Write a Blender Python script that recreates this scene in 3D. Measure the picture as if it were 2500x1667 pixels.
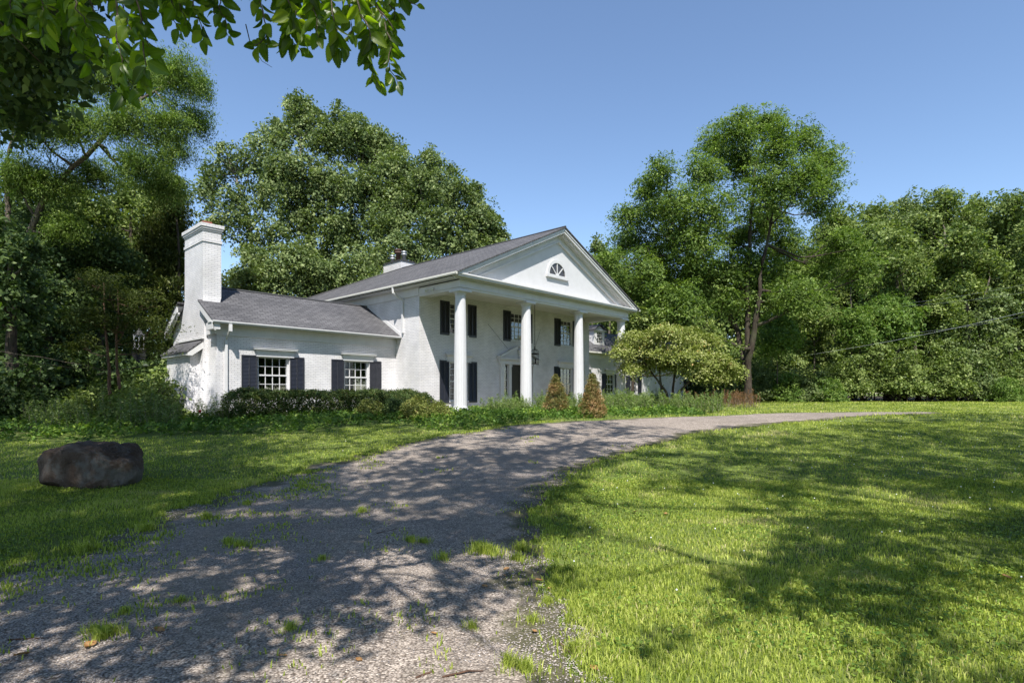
import bpy, math, random, time
import numpy as np
T0 = time.time()
for o in list(bpy.data.objects): bpy.data.objects.remove(o)
R = math.radians
S = bpy.context.scene
COL = S.collection
rng = np.random.default_rng(7)
random.seed(7)

# ------------------------------------------------------------------ camera, sky, sun, exposure
FPX, HORY, CENX, EYE = 1370.0, 960.0, 1250.0, 1.6
cam_d = bpy.data.cameras.new('camera'); cam = bpy.data.objects.new('camera', cam_d); COL.objects.link(cam)
cam.location = (0, 0, EYE); cam.rotation_euler = (R(90), 0, 0)
cam_d.sensor_width = 36; cam_d.lens = 36*FPX/2500; cam_d.shift_y = (HORY-833.5)/2500
cam_d.clip_start = 0.05; cam_d.clip_end = 1500
S.camera = cam
SUN = np.array([0.07, -0.70, 1.0]); SUN /= np.linalg.norm(SUN)      # towards the sun
sun_el = math.asin(SUN[2]); sun_az = math.atan2(SUN[0], SUN[1])
w = bpy.data.worlds.new('World'); S.world = w; w.use_nodes = True
nt = w.node_tree; nt.nodes.clear()
sky = nt.nodes.new('ShaderNodeTexSky'); sky.sky_type = 'NISHITA'; sky.sun_disc = False
sky.sun_elevation = sun_el; sky.sun_rotation = sun_az
sky.air_density = 1.0; sky.dust_density = 0.3; sky.ozone_density = 2.8; sky.altitude = 200
bg = nt.nodes.new('ShaderNodeBackground'); bg.inputs[1].default_value = 0.115
wo = nt.nodes.new('ShaderNodeOutputWorld')
nt.links.new(sky.outputs[0], bg.inputs[0]); nt.links.new(bg.outputs[0], wo.inputs[0])
sl = bpy.data.lights.new('sun', 'SUN'); sl.energy = 4.7; sl.angle = R(0.53); sl.color = (1, 0.955, 0.88)
so = bpy.data.objects.new('sun', sl); COL.objects.link(so)
from mathutils import Vector, Matrix
so.rotation_euler = Vector(SUN).to_track_quat('Z', 'Y').to_euler()
so.location = (0, -30, 60)
S.view_settings.view_transform = 'Standard'; S.view_settings.look = 'None'
S.view_settings.exposure = 0.88; S.view_settings.gamma = 1
S.cycles.max_bounces = 7; S.cycles.diffuse_bounces = 4; S.cycles.transmission_bounces = 5
S.cycles.transparent_max_bounces = 8; S.cycles.use_adaptive_sampling = True
S.cycles.sample_clamp_indirect = 6.0

# ------------------------------------------------------------------ geometry helpers
def smooth(t): t = np.clip(t, 0, 1); return t*t*(3-2*t)
def gz(x, y):
    """height of the ground"""
    x = np.asarray(x, float); y = np.asarray(y, float)
    z = 0.75*smooth((y-5.5)/15.0) + 0.17*smooth((y-26)/12.0)*smooth((x+4)/14.0)
    z = z + 0.02*np.sin(x*0.9+1.0)*np.cos(y*0.7) * smooth((y-2)/6)
    return z
def gzf(x, y): return float(gz(x, y))
def P(px, py, Y):
    """world point seen at photo pixel (px, py) at distance Y"""
    return np.array([(px-CENX)/FPX*Y, Y, EYE+(HORY-py)/FPX*Y])
def topx(x, y, z): return CENX+FPX*x/y, HORY-FPX*(z-EYE)/y
def Gp(px, py):
    """ground point seen at a photo pixel"""
    lo, hi = 1.5, 120.0
    for _ in range(50):
        m = (lo+hi)/2; p = P(px, py, m)
        if p[2] > gz(p[0], p[1]): lo = m
        else: hi = m
    return P(px, py, lo)

def qmesh(name, V, F, mat=None, attr=None, smooth_=False, mats=None, midx=None):
    """mesh from an array of vertices and an array (n, k) of equal-sided faces"""
    V = np.asarray(V, np.float32); F = np.asarray(F, np.int32)
    me = bpy.data.meshes.new(name)
    n, k = F.shape
    me.vertices.add(len(V)); me.vertices.foreach_set('co', V.ravel())
    me.loops.add(n*k); me.loops.foreach_set('vertex_index', F.ravel())
    me.polygons.add(n); me.polygons.foreach_set('loop_start', np.arange(n, dtype=np.int32)*k)
    if attr is not None:
        a = me.attributes.new('tone', 'FLOAT', 'POINT'); a.data.foreach_set('value', np.asarray(attr, np.float32))
    me.update(calc_edges=True)
    if smooth_: me.polygons.foreach_set('use_smooth', np.ones(n, bool))
    if mat: me.materials.append(mat)
    return me
def link(name, me, parent=None):
    o = bpy.data.objects.new(name, me); COL.objects.link(o)
    if parent: o.parent = parent
    return o
def tag(o, label=None, cat=None, group=None, kind=None):
    if label: o['label'] = label
    if cat: o['category'] = cat
    if group: o['group'] = group
    if kind: o['kind'] = kind
    return o
def empty(name, loc, rz=0, **k):
    o = bpy.data.objects.new(name, None); COL.objects.link(o); o.location = [float(v) for v in loc]; o.rotation_euler = (0, 0, rz)
    o.empty_display_size = 0.3
    return tag(o, **k)
def copy_tree(o, parent=None):
    c = o.copy(); COL.objects.link(c)
    if parent: c.parent = parent
    for ch in list(o.children): copy_tree(ch, c)
    return c

class MB:
    def __init__(s): s.v = []; s.f = []
    def poly(s, pts):
        b = len(s.v); s.v += [tuple(map(float, p)) for p in pts]; s.f.append(tuple(range(b, b+len(pts))))
    def box(s, x0, x1, y0, y1, z0, z1):
        b = len(s.v)
        s.v += [(x0,y0,z0),(x1,y0,z0),(x1,y1,z0),(x0,y1,z0),(x0,y0,z1),(x1,y0,z1),(x1,y1,z1),(x0,y1,z1)]
        for f in ((0,3,2,1),(4,5,6,7),(0,1,5,4),(1,2,6,5),(2,3,7,6),(3,0,4,7)): s.f.append(tuple(b+i for i in f))
    def prism(s, pts, d):
        """polygon pts extruded by vector d"""
        n = len(pts); b = len(s.v)
        s.v += [tuple(map(float, p)) for p in pts]+[(p[0]+d[0], p[1]+d[1], p[2]+d[2]) for p in pts]
        s.f.append(tuple(range(b+n-1, b-1, -1))); s.f.append(tuple(range(b+n, b+2*n)))
        for i in range(n):
            j = (i+1) % n; s.f.append((b+i, b+j, b+n+j, b+n+i))
    def lathe(s, cx, cy, prof, n=20, flute=0, x=False):
        """profile [(r, z)] turned round a vertical axis"""
        b = len(s.v)
        for r, z in prof:
            for i in range(n):
                a = 2*math.pi*i/n; rr = r*(1-(flute if i % 2 else 0))
                s.v.append((cx+rr*math.cos(a), cy+rr*math.sin(a), z))
        for k in range(len(prof)-1):
            for i in range(n):
                j = (i+1) % n; s.f.append((b+k*n+i, b+k*n+j, b+(k+1)*n+j, b+(k+1)*n+i))
        s.f.append(tuple(range(b+n-1, b-1, -1))); m = b+(len(prof)-1)*n; s.f.append(tuple(range(m, m+n)))
    def tube(s, pts, rad, n=6):
        pts = [np.array(p, float) for p in pts]
        if not hasattr(rad, '__len__'): rad = [rad]*len(pts)
        b = len(s.v); up = np.array([0.03, 0.02, 1.0])
        for k, p in enumerate(pts):
            t = pts[min(k+1, len(pts)-1)]-pts[max(k-1, 0)]; t /= (np.linalg.norm(t)+1e-9)
            a = np.cross(t, up)
            if np.linalg.norm(a) < 0.1: a = np.cross(t, (1, 0, 0))
            a /= np.linalg.norm(a); c = np.cross(t, a)
            for i in range(n):
                q = 2*math.pi*i/n; s.v.append(tuple(p+rad[k]*(math.cos(q)*a+math.sin(q)*c)))
        for k in range(len(pts)-1):
            for i in range(n):
                j = (i+1) % n; s.f.append((b+k*n+i, b+k*n+j, b+(k+1)*n+j, b+(k+1)*n+i))
        s.f.append(tuple(range(b+n-1, b-1, -1))); m = b+(len(pts)-1)*n; s.f.append(tuple(range(m, m+n)))
    def mesh(s, name, mat, smooth_=False):
        me = bpy.data.meshes.new(name); me.from_pydata(s.v, [], s.f); me.update()
        if mat: me.materials.append(mat)
        if smooth_:
            me.polygons.foreach_set('use_smooth', np.ones(len(me.polygons), bool))
        return me
    def build(s, name, mat, parent=None, smooth_=False, normals=True):
        me = s.mesh(name, mat, smooth_)
        if normals:
            import bmesh
            bm = bmesh.new(); bm.from_mesh(me); bmesh.ops.recalc_face_normals(bm, faces=bm.faces); bm.to_mesh(me); bm.free()
        return link(name, me, parent)

# ------------------------------------------------------------------ materials
class NT:
    def __init__(s, name):
        s.m = bpy.data.materials.new(name); s.m.use_nodes = True; s.t = s.m.node_tree; s.t.nodes.clear()
        s.out = s.n('ShaderNodeOutputMaterial')
    def n(s, typ, **k):
        nd = s.t.nodes.new(typ)
        for a, v in k.items(): setattr(nd, a, v)
        return nd
    def l(s, a, b): s.t.links.new(a, b)
    def set(s, sock, v):
        if hasattr(v, 'is_output') or isinstance(v, bpy.types.NodeSocket): s.l(v, sock)
        else: sock.default_value = v if not (isinstance(v, tuple) and len(v) == 3 and sock.type == 'RGBA') else (*v, 1)
    def ramp(s, fac, stops, interp='LINEAR'):
        r = s.n('ShaderNodeValToRGB'); r.color_ramp.interpolation = interp
        e = r.color_ramp.elements
        while len(e) < len(stops): e.new(0.5)
        for i, (p, c) in enumerate(stops):
            e[i].position = p; e[i].color = (*c, 1) if len(c) == 3 else c
        s.set(r.inputs[0], fac); return r.outputs[0]
    def mix(s, fac, a, b, mode='MIX'):
        m = s.n('ShaderNodeMix', data_type='RGBA', blend_type=mode)
        s.set(m.inputs[0], fac); s.set(m.inputs[6], a); s.set(m.inputs[7], b); return m.outputs[2]
    def noise(s, vec=None, scale=5, detail=3, rough=0.55, dist=0):
        n = s.n('ShaderNodeTexNoise'); n.inputs['Scale'].default_value = scale; n.inputs['Detail'].default_value = detail
        n.inputs['Roughness'].default_value = rough; n.inputs['Distortion'].default_value = dist
        if vec is not None: s.l(vec, n.inputs['Vector'])
        return n.outputs[0]
    def math(s, op, a, b=0.0, clamp=False):
        m = s.n('ShaderNodeMath', operation=op); m.use_clamp = clamp; s.set(m.inputs[0], a); s.set(m.inputs[1], b); return m.outputs[0]
    def obj(s): return s.n('ShaderNodeTexCoord').outputs['Object']
    def pos(s): return s.n('ShaderNodeNewGeometry').outputs['Position']
    def swz(s, vec, order):
        sp = s.n('ShaderNodeSeparateXYZ'); s.l(vec, sp.inputs[0]); c = s.n('ShaderNodeCombineXYZ')
        for i, ch in enumerate(order):
            if ch in 'xyz': s.l(sp.outputs['xyz'.index(ch)], c.inputs[i])
        return c.outputs[0]
    def bump(s, h, strength=0.3, dist=0.01):
        b = s.n('ShaderNodeBump'); b.inputs['Strength'].default_value = strength; b.inputs['Distance'].default_value = dist
        s.l(h, b.inputs['Height']); return b.outputs[0]
    def pbr(s, color, rough=0.6, normal=None, metal=0, spec=0.5):
        p = s.n('ShaderNodeBsdfPrincipled'); s.set(p.inputs['Base Color'], color); s.set(p.inputs['Roughness'], rough)
        p.inputs['Metallic'].default_value = metal; p.inputs['Specular IOR Level'].default_value = spec
        if normal is not None: s.l(normal, p.inputs['Normal'])
        s.l(p.outputs[0], s.out.inputs[0]); return p

def m_brick(name, order, base=(0.72, 0.705, 0.715), scale=1.0):
    t = NT(name); o = t.obj()
    sp = t.n('ShaderNodeSeparateXYZ'); t.l(t.n('ShaderNodeTexCoord').outputs['Normal'], sp.inputs[0])
    side = t.math('GREATER_THAN', t.math('ABSOLUTE', sp.outputs[0]), 0.7)
    v = t.mix(side, t.swz(o, 'xz'), t.swz(o, 'yz'))
    b = t.n('ShaderNodeTexBrick'); t.l(v, b.inputs['Vector'])
    b.inputs['Scale'].default_value = 1.0; b.inputs['Brick Width'].default_value = 0.21*scale; b.inputs['Row Height'].default_value = 0.0685*scale
    b.inputs['Mortar Size'].default_value = 0.0065; b.inputs['Mortar Smooth'].default_value = 0.35
    b.inputs['Color1'].default_value = (1, 1, 1, 1); b.inputs['Color2'].default_value = (0.90, 0.90, 0.92, 1); b.inputs['Mortar'].default_value = (0.60, 0.60, 0.62, 1)
    st = t.ramp(t.noise(o, 0.9, 6, 0.65), [(0.35, (0.80, 0.80, 0.785)), (0.62, (1, 1, 1))])
    ch = t.ramp(t.noise(o, 14, 3, 0.7), [(0.70, (0, 0, 0)), (0.78, (1, 1, 1))])
    c = t.mix(1.0, base, b.outputs['Color'], 'MULTIPLY'); c = t.mix(1.0, c, st, 'MULTIPLY')
    c = t.mix(t.math('MULTIPLY', ch, 0.28), c, (0.38, 0.36, 0.34))
    h = t.math('SUBTRACT', t.math('MULTIPLY', t.noise(o, 30, 2), 0.25), b.outputs['Fac'])
    t.pbr(c, 0.55, t.bump(h, 0.75, 0.008)); return t.m
def m_paint(name, col=(0.62, 0.615, 0.625), rough=0.45, dirt=0.12):
    t = NT(name); o = t.obj()
    d = t.ramp(t.noise(o, 2.3, 5, 0.65), [(0.3, (1-dirt,)*3), (0.62, (1, 1, 1))])
    d2 = t.ramp(t.noise(o, 26, 3, 0.6), [(0.35, (0.95, 0.95, 0.94)), (0.6, (1, 1, 1))])
    c = t.mix(1.0, t.mix(1.0, col, d, 'MULTIPLY'), d2, 'MULTIPLY')
    t.pbr(c, rough, t.bump(t.noise(o, 60, 2), 0.08, 0.004)); return t.m
def m_shingle(name, order, sy=1.0):
    t = NT(name); o = t.obj(); v = t.swz(o, order)
    b = t.n('ShaderNodeTexBrick'); t.l(v, b.inputs['Vector']); b.offset_frequency = 2
    b.inputs['Scale'].default_value = 1.0; b.inputs['Brick Width'].default_value = 0.30; b.inputs['Row Height'].default_value = 0.15*sy
    b.inputs['Mortar Size'].default_value = 0.014; b.inputs['Mortar Smooth'].default_value = 0.2; b.inputs['Bias'].default_value = -0.1
    b.inputs['Color1'].default_value = (0.108, 0.107, 0.114, 1); b.inputs['Color2'].default_value = (0.066, 0.066, 0.071, 1); b.inputs['Mortar'].default_value = (0.032, 0.032, 0.036, 1)
    st = t.ramp(t.noise(o, 0.7, 5, 0.65), [(0.3, (0.78, 0.77, 0.78)), (0.7, (1.22, 1.2, 1.18))])
    g = t.ramp(t.noise(o, 130, 2, 0.6), [(0.3, (0.7, 0.7, 0.7)), (0.7, (1.3, 1.3, 1.3))])
    c = t.mix(1.0, t.mix(1.0, b.outputs['Color'], st, 'MULTIPLY'), g, 'MULTIPLY')
    h = t.math('ADD', t.math('MULTIPLY', b.outputs['Fac'], -1.0), t.math('MULTIPLY', t.noise(o, 90, 2), 0.4))
    t.pbr(c, 0.82, t.bump(h, 0.6, 0.012), spec=0.35); return t.m
def m_flat(name, col, rough=0.5, metal=0, bs=40, bst=0.15, var=0.15):
    t = NT(name); o = t.obj()
    d = t.ramp(t.noise(o, 6, 4, 0.6), [(0.3, (1-var,)*3), (0.7, (1+var,)*3)])
    t.pbr(t.mix(1.0, col, d, 'MULTIPLY'), rough, t.bump(t.noise(o, bs, 3), bst, 0.005), metal); return t.m
def m_bark(name, c1, c2, sc=1.0):
    t = NT(name); o = t.obj()
    mp = t.n('ShaderNodeMapping'); t.l(o, mp.inputs[0]); mp.inputs['Scale'].default_value = (9*sc, 9*sc, 1.6*sc)
    n = t.noise(mp.outputs[0], 1.6, 6, 0.7, 0.4)
    c = t.ramp(n, [(0.33, c1), (0.62, c2)])
    c = t.mix(t.ramp(t.noise(o, 1.1, 3), [(0.5, (0, 0, 0)), (0.75, (0.5, 0.5, 0.5))]), c, (0.10, 0.12, 0.06))
    t.pbr(c, 0.9, t.bump(n, 0.9, 0.05), spec=0.2); return t.m
def m_leaf(name, stops, trans=0.35, rough=0.5, tcol=(1.15, 1.3, 0.5), spec=0.18, veins=False):
    t = NT(name); a = t.n('ShaderNodeAttribute', attribute_name='tone')
    c = t.ramp(a.outputs['Fac'], stops)
    if veins:
        uv = t.n('ShaderNodeAttribute', attribute_name='vein')
        c = t.mix(t.ramp(uv.outputs['Fac'], [(0.0, (0.45, 0.45, 0.45)), (0.25, (0, 0, 0))]), c, (0.16, 0.22, 0.05))
    p = t.n('ShaderNodeBsdfPrincipled'); t.l(c, p.inputs['Base Color']); p.inputs['Roughness'].default_value = rough
    p.inputs['Specular IOR Level'].default_value = spec
    tr = t.n('ShaderNodeBsdfTranslucent'); t.l(t.mix(1.0, c, tcol, 'MULTIPLY'), tr.inputs[0])
    mx = t.n('ShaderNodeMixShader'); mx.inputs[0].default_value = trans
    t.l(p.outputs[0], mx.inputs[1]); t.l(tr.outputs[0], mx.inputs[2]); t.l(mx.outputs[0], t.out.inputs[0]); return t.m
def m_glass(name):
    t = NT(name)
    g = t.n('ShaderNodeBsdfGlossy'); g.inputs['Roughness'].default_value = 0.02; g.inputs['Color'].default_value = (0.85, 0.88, 0.9, 1)
    tr = t.n('ShaderNodeBsdfTransparent'); tr.inputs[0].default_value = (0.80, 0.83, 0.82, 1)
    f = t.n('ShaderNodeFresnel'); f.inputs[0].default_value = 1.65
    t.l(t.bump(t.noise(t.obj(), 2.2, 2), 0.06, 0.01), g.inputs['Normal'])
    mx = t.n('ShaderNodeMixShader'); t.l(t.math('ADD', f.outputs[0], 0.12), mx.inputs[0]); t.l(tr.outputs[0], mx.inputs[1]); t.l(g.outputs[0], mx.inputs[2])
    t.l(mx.outputs[0], t.out.inputs[0]); return t.m

M = {}
M['brick_f'] = M['brick_s'] = m_brick('painted_brick', 'xz')
M['trim'] = m_paint('white_trim'); M['trim2'] = m_paint('white_column', (0.56, 0.56, 0.58), 0.4, 0.06); M['tymp'] = m_paint('smooth_white_board', (0.56, 0.56, 0.575), 0.5, 0.08)
M['cream'] = m_paint('cream_soffit', (0.60, 0.59, 0.55), 0.6)
M['shingle_w'] = m_shingle('wing_shingles', 'xy', 0.86); M['shingle_m'] = m_shingle('main_shingles', 'yx', 0.9)
M['shutter'] = m_flat('black_shutter', (0.022, 0.024, 0.033), 0.35)
M['door'] = m_flat('dark_door', (0.020, 0.018, 0.018), 0.4); M['iron'] = m_flat('dark_iron', (0.02, 0.018, 0.017), 0.5, 0.3)
M['glass'] = m_glass('window_glass'); M['curtain'] = m_flat('pale_curtain', (0.34, 0.33, 0.29), 0.9)
M['blind'] = m_flat('grey_blind', (0.13, 0.13, 0.14), 0.9); M['dark'] = m_flat('unlit_room_dark', (0.02, 0.02, 0.02), 0.9)  # near-black colour stands in for the gloom of unlit rooms
M['clay'] = m_flat('clay_flue', (0.22, 0.07, 0.045), 0.8); M['steel'] = m_flat('galvanised_steel', (0.42, 0.44, 0.46), 0.45, 0.7)
M['rust'] = m_flat('rusty_cap', (0.10, 0.055, 0.045), 0.8); M['lead'] = m_flat('dark_pipe', (0.045, 0.045, 0.047), 0.6)
M['stone'] = m_flat('porch_stone', (0.28, 0.24, 0.21), 0.85); M['siding'] = m_paint('painted_boards', (0.6, 0.61, 0.62), 0.55, 0.2)
M['bark'] = m_bark('grey_brown_bark', (0.035, 0.028, 0.022), (0.16, 0.13, 0.105)); M['bark2'] = m_bark('pale_bark', (0.07, 0.062, 0.052), (0.25, 0.225, 0.19))
M['barkd'] = m_bark('dark_bark', (0.02, 0.016, 0.013), (0.075, 0.058, 0.045)); M['barkr'] = m_bark('red_bark', (0.05, 0.03, 0.022), (0.16, 0.09, 0.06))
M['twig'] = m_flat('dead_twig', (0.20, 0.17, 0.14), 0.9)
M['maple'] = m_leaf('maple_leaves', [(0, (0.045, 0.078, 0.026)), (0.5, (0.135, 0.184, 0.064)), (1, (0.31, 0.36, 0.15))], 0.28)
M['locust'] = m_leaf('locust_leaves', [(0, (0.040, 0.080, 0.020)), (0.5, (0.130, 0.200, 0.044)), (1, (0.29, 0.37, 0.10))], 0.36)
M['wood'] = m_leaf('woodland_leaves', [(0, (0.040, 0.075, 0.020)), (0.5, (0.140, 0.192, 0.050)), (1, (0.33, 0.385, 0.125))], 0.3)
M['darkwood'] = m_leaf('dark_shade_leaves', [(0, (0.022, 0.044, 0.016)), (0.6, (0.068, 0.110, 0.032)), (1, (0.20, 0.26, 0.08))], 0.25)  # darker greens; shade of the left wood and elm corner put into the colour
M['yewleaf'] = m_leaf('olive_leaves', [(0, (0.028, 0.045, 0.010)), (0.6, (0.065, 0.085, 0.018)), (1, (0.13, 0.14, 0.03))], 0.3)
M['bright'] = m_leaf('bright_leaves', [(0, (0.06, 0.12, 0.02)), (0.5, (0.13, 0.21, 0.045)), (1, (0.24, 0.31, 0.08))], 0.35)
M['dogwood'] = m_leaf('dogwood_leaves', [(0, (0.09, 0.13, 0.03)), (0.5, (0.26, 0.30, 0.08)), (0.93, (0.50, 0.50, 0.24)), (1, (0.40, 0.22, 0.07))], 0.3)
M['hedge'] = m_leaf('hedge_leaves', [(0, (0.022, 0.045, 0.015)), (0.6, (0.07, 0.11, 0.030)), (0.9, (0.16, 0.16, 0.05)), (1, (0.19, 0.12, 0.06))], 0.2)
M['boxwood'] = m_leaf('boxwood_leaves', [(0, (0.06, 0.09, 0.02)), (0.5, (0.17, 0.20, 0.05)), (0.9, (0.33, 0.32, 0.10)), (1, (0.32, 0.20, 0.10))], 0.2)
M['ivy'] = m_leaf('ground_cover_leaves', [(0, (0.035, 0.080, 0.016)), (0.6, (0.10, 0.18, 0.030)), (1, (0.27, 0.36, 0.06))], 0.3)
M['brown'] = m_leaf('browning_needles', [(0, (0.08, 0.11, 0.035)), (0.42, (0.19, 0.19, 0.065)), (0.7, (0.36, 0.21, 0.10)), (1, (0.50, 0.32, 0.18))], 0.2)
M['weed'] = m_leaf('weed_leaves', [(0, (0.07, 0.12, 0.035)), (0.6, (0.19, 0.27, 0.09)), (1, (0.42, 0.46, 0.22))], 0.35)
M['pinkweed'] = m_leaf('reddish_weeds', [(0, (0.10, 0.09, 0.04)), (0.5, (0.20, 0.11, 0.06)), (1, (0.34, 0.17, 0.11))], 0.3)
M['elm'] = m_leaf('elm_leaves', [(0, (0.035, 0.070, 0.008)), (0.6, (0.085, 0.150, 0.012)), (1, (0.19, 0.26, 0.025))], 0.62, 0.38, (2.2, 2.3, 0.5), 0.5, veins=True)
M['grass'] = m_leaf('grass_blades', [(0, (0.070, 0.110, 0.020)), (0.45, (0.32, 0.39, 0.060)), (0.85, (0.54, 0.57, 0.16)), (1, (0.50, 0.44, 0.24))], 0.42, 0.45, (1.2, 1.3, 0.5))
M['dry'] = m_leaf('dry_leaf', [(0, (0.28, 0.12, 0.04)), (1, (0.42, 0.26, 0.12))], 0.15)
M['flower'] = m_flat('white_petals', (0.8, 0.8, 0.78), 0.8); M['red'] = m_flat('red_petals', (0.35, 0.01, 0.02), 0.6)

def m_ground():
    t = NT('lawn_soil'); o = t.pos()
    n1 = t.noise(o, 0.35, 4, 0.6); n2 = t.noise(o, 7, 5, 0.7); n3 = t.noise(o, 60, 3, 0.7)
    g = t.ramp(n3, [(0.3, (0.045, 0.065, 0.016)), (0.55, (0.13, 0.18, 0.04)), (0.75, (0.25, 0.28, 0.10))])
    g = t.mix(t.ramp(n2, [(0.45, (0, 0, 0)), (0.72, (0.55, 0.55, 0.55))]), g, (0.19, 0.165, 0.08))
    g = t.mix(t.ramp(n1, [(0.4, (0, 0, 0)), (0.7, (0.4, 0.4, 0.4))]), g, (0.10, 0.15, 0.03))
    a = t.n('ShaderNodeAttribute', attribute_name='tone')       # 1 where the woodland floor is
    fl = t.ramp(n2, [(0.3, (0.02, 0.016, 0.010)), (0.6, (0.05, 0.04, 0.025)), (0.8, (0.09, 0.07, 0.045))])
    c = t.mix(a.outputs['Fac'], g, fl)
    t.pbr(c, 0.95, t.bump(t.math('ADD', n3, n2), 0.5, 0.04), spec=0.1); return t.m
def m_gravel():
    t = NT('pea_gravel'); o = t.pos()
    v = t.n('ShaderNodeTexVoronoi'); t.l(o, v.inputs['Vector']); v.inputs['Scale'].default_value = 66; v.inputs['Randomness'].default_value = 1
    r = t.ramp(v.outputs['Color'], [(0.0, (0.14, 0.115, 0.098)), (0.35, (0.31, 0.262, 0.225)), (0.65, (0.44, 0.376, 0.325)), (0.92, (0.57, 0.50, 0.43)), (1, (0.66, 0.60, 0.53))])
    d = t.ramp(v.outputs['Distance'], [(0.35, (1, 1, 1)), (0.85, (0.30, 0.27, 0.25))])
    c = t.mix(1.0, r, d, 'MULTIPLY')
    n1 = t.noise(o, 0.55, 4, 0.6); n2 = t.noise(o, 2.6, 5, 0.7)
    c = t.mix(t.ramp(n1, [(0.46, (0, 0, 0)), (0.62, (0.6, 0.6, 0.6))]), c, (0.20, 0.168, 0.142))
    c = t.mix(t.ramp(n2, [(0.5, (0, 0, 0)), (0.7, (0.35, 0.35, 0.35))]), c, (0.13, 0.105, 0.075))
    c = t.mix(1.0, c, t.ramp(t.noise(o, 11, 4, 0.75), [(0.3, (0.72, 0.72, 0.72)), (0.7, (1.25, 1.25, 1.25))]), 'MULTIPLY')
    a = t.n('ShaderNodeAttribute', attribute_name='tone')       # bare tyre-worn or weedy ground at the edges
    e = t.math('ADD', a.outputs['Fac'], t.math('MULTIPLY', t.math('SUBTRACT', n2, 0.5), 1.6))
    c = t.mix(t.ramp(e, [(0.45, (0, 0, 0)), (0.8, (0.9, 0.9, 0.9))]), c, (0.075, 0.072, 0.035))
    dd = t.math('MULTIPLY', v.outputs['Distance'], -1.0)
    t.pbr(c, 0.8, t.bump(t.math('ADD', dd, t.math('MULTIPLY', n2, 0.6)), 0.9, 0.012), spec=0.3); return t.m
M['ground'] = m_ground(); M['gravel'] = m_gravel()
def m_pebble():
    t = NT('pebble'); a = t.n('ShaderNodeAttribute', attribute_name='tone')
    c = t.ramp(a.outputs['Fac'], [(0, (0.12, 0.11, 0.11)), (0.3, (0.29, 0.26, 0.25)), (0.6, (0.42, 0.37, 0.34)), (0.8, (0.50, 0.41, 0.35)), (1, (0.66, 0.63, 0.60))])
    t.pbr(c, 0.75, None, spec=0.3); return t.m
M['pebble'] = m_pebble()
def m_rock():
    t = NT('boulder_stone'); o = t.obj()
    n = t.noise(o, 3, 8, 0.7, 0.5); n2 = t.noise(o, 45, 3, 0.7)
    c = t.ramp(n, [(0.3, (0.022, 0.014, 0.010)), (0.5, (0.075, 0.052, 0.039)), (0.7, (0.15, 0.12, 0.10))])
    c = t.mix(t.ramp(t.noise(o, 2.2, 5, 0.7), [(0.52, (0, 0, 0)), (0.60, (0.6, 0.6, 0.6))]), c, (0.13, 0.13, 0.12))
    c = t.mix(t.ramp(n2, [(0.55, (0, 0, 0)), (0.75, (0.5, 0.5, 0.5))]), c, (0.15, 0.14, 0.13))
    t.pbr(c, 0.9, t.bump(t.math('ADD', n, t.math('MULTIPLY', n2, 0.25)), 0.8, 0.05), spec=0.2); return t.m
M['rock'] = m_rock()

# ------------------------------------------------------------------ ground, drive
def spx(L): return [(x*1.063, y*1.063) for x, y in L]
DR_FAR = spx([(-500, 1480), (-200, 1375), (0, 1305), (110, 1285), (215, 1258), (290, 1225), (370, 1190), (450, 1158), (530, 1128), (620, 1100), (710, 1072), (800, 1052), (900, 1022), (1030, 997), (1180, 978), (1330, 966), (1480, 960), (1620, 956), (1720, 951), (1850, 947.5), (2000, 946.2), (2160, 946)])
DR_NEAR = spx([(2160, 950.5), (2050, 953), (1950, 960), (1850, 969), (1740, 980), (1640, 990), (1560, 1008), (1500, 1025), (1440, 1043), (1400, 1056), (1340, 1082), (1290, 1112), (1258, 1145), (1240, 1180), (1242, 1230), (1252, 1290), (1268, 1350), (1300, 1425), (1322, 1490), (1360, 1530), (1412, 1568), (1490, 1640)])
drive_poly = np.array([Gp(x, y)[:2] for x, y in DR_FAR+DR_NEAR] + [(2.1, 1.8), (1.6, -3.0), (-9.0, -3.0)])
def inside(px, py, poly):
    px = np.asarray(px); py = np.asarray(py); r = np.zeros(px.shape, bool); n = len(poly)
    for i in range(n):
        x0, y0 = poly[i]; x1, y1 = poly[(i+1) % n]
        c = ((y0 > py) != (y1 > py)); xx = (x1-x0)*(py-y0)/((y1-y0) if y1 != y0 else 1e-9)+x0
        r ^= c & (px < xx)
    return r
def edge_dist(px, py, poly):
    d = np.full(px.shape, 1e9); n = len(poly)
    for i in range(n):
        a = poly[i]; b = poly[(i+1) % n]; ab = b-a; L = ab@ab+1e-12
        t = np.clip(((px-a[0])*ab[0]+(py-a[1])*ab[1])/L, 0, 1)
        d = np.minimum(d, np.hypot(px-a[0]-t*ab[0], py-a[1]-t*ab[1]))
    return d
# smooth value noise for edges and patches
_tab = rng.random((256, 256))
def vnoise(x, y, s=1.0):
    x = np.asarray(x)*s+100.3; y = np.asarray(y)*s+77.7; xi = np.floor(x).astype(int); yi = np.floor(y).astype(int)
    fx = x-xi; fy = y-yi; fx = fx*fx*(3-2*fx); fy = fy*fy*(3-2*fy)
    g = lambda i, j: _tab[i % 256, j % 256]
    return (g(xi, yi)*(1-fx)+g(xi+1, yi)*fx)*(1-fy)+(g(xi, yi+1)*(1-fx)+g(xi+1, yi+1)*fx)*fy
def drive_sd(x, y):
    """signed distance: positive inside the drive, with an uneven edge"""
    d = edge_dist(x, y, drive_poly); s = np.where(inside(x, y, drive_poly), d, -d)
    return s + (vnoise(x, y, 2.2)-0.5)*0.35 + (vnoise(x, y, 7)-0.5)*0.16

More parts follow.
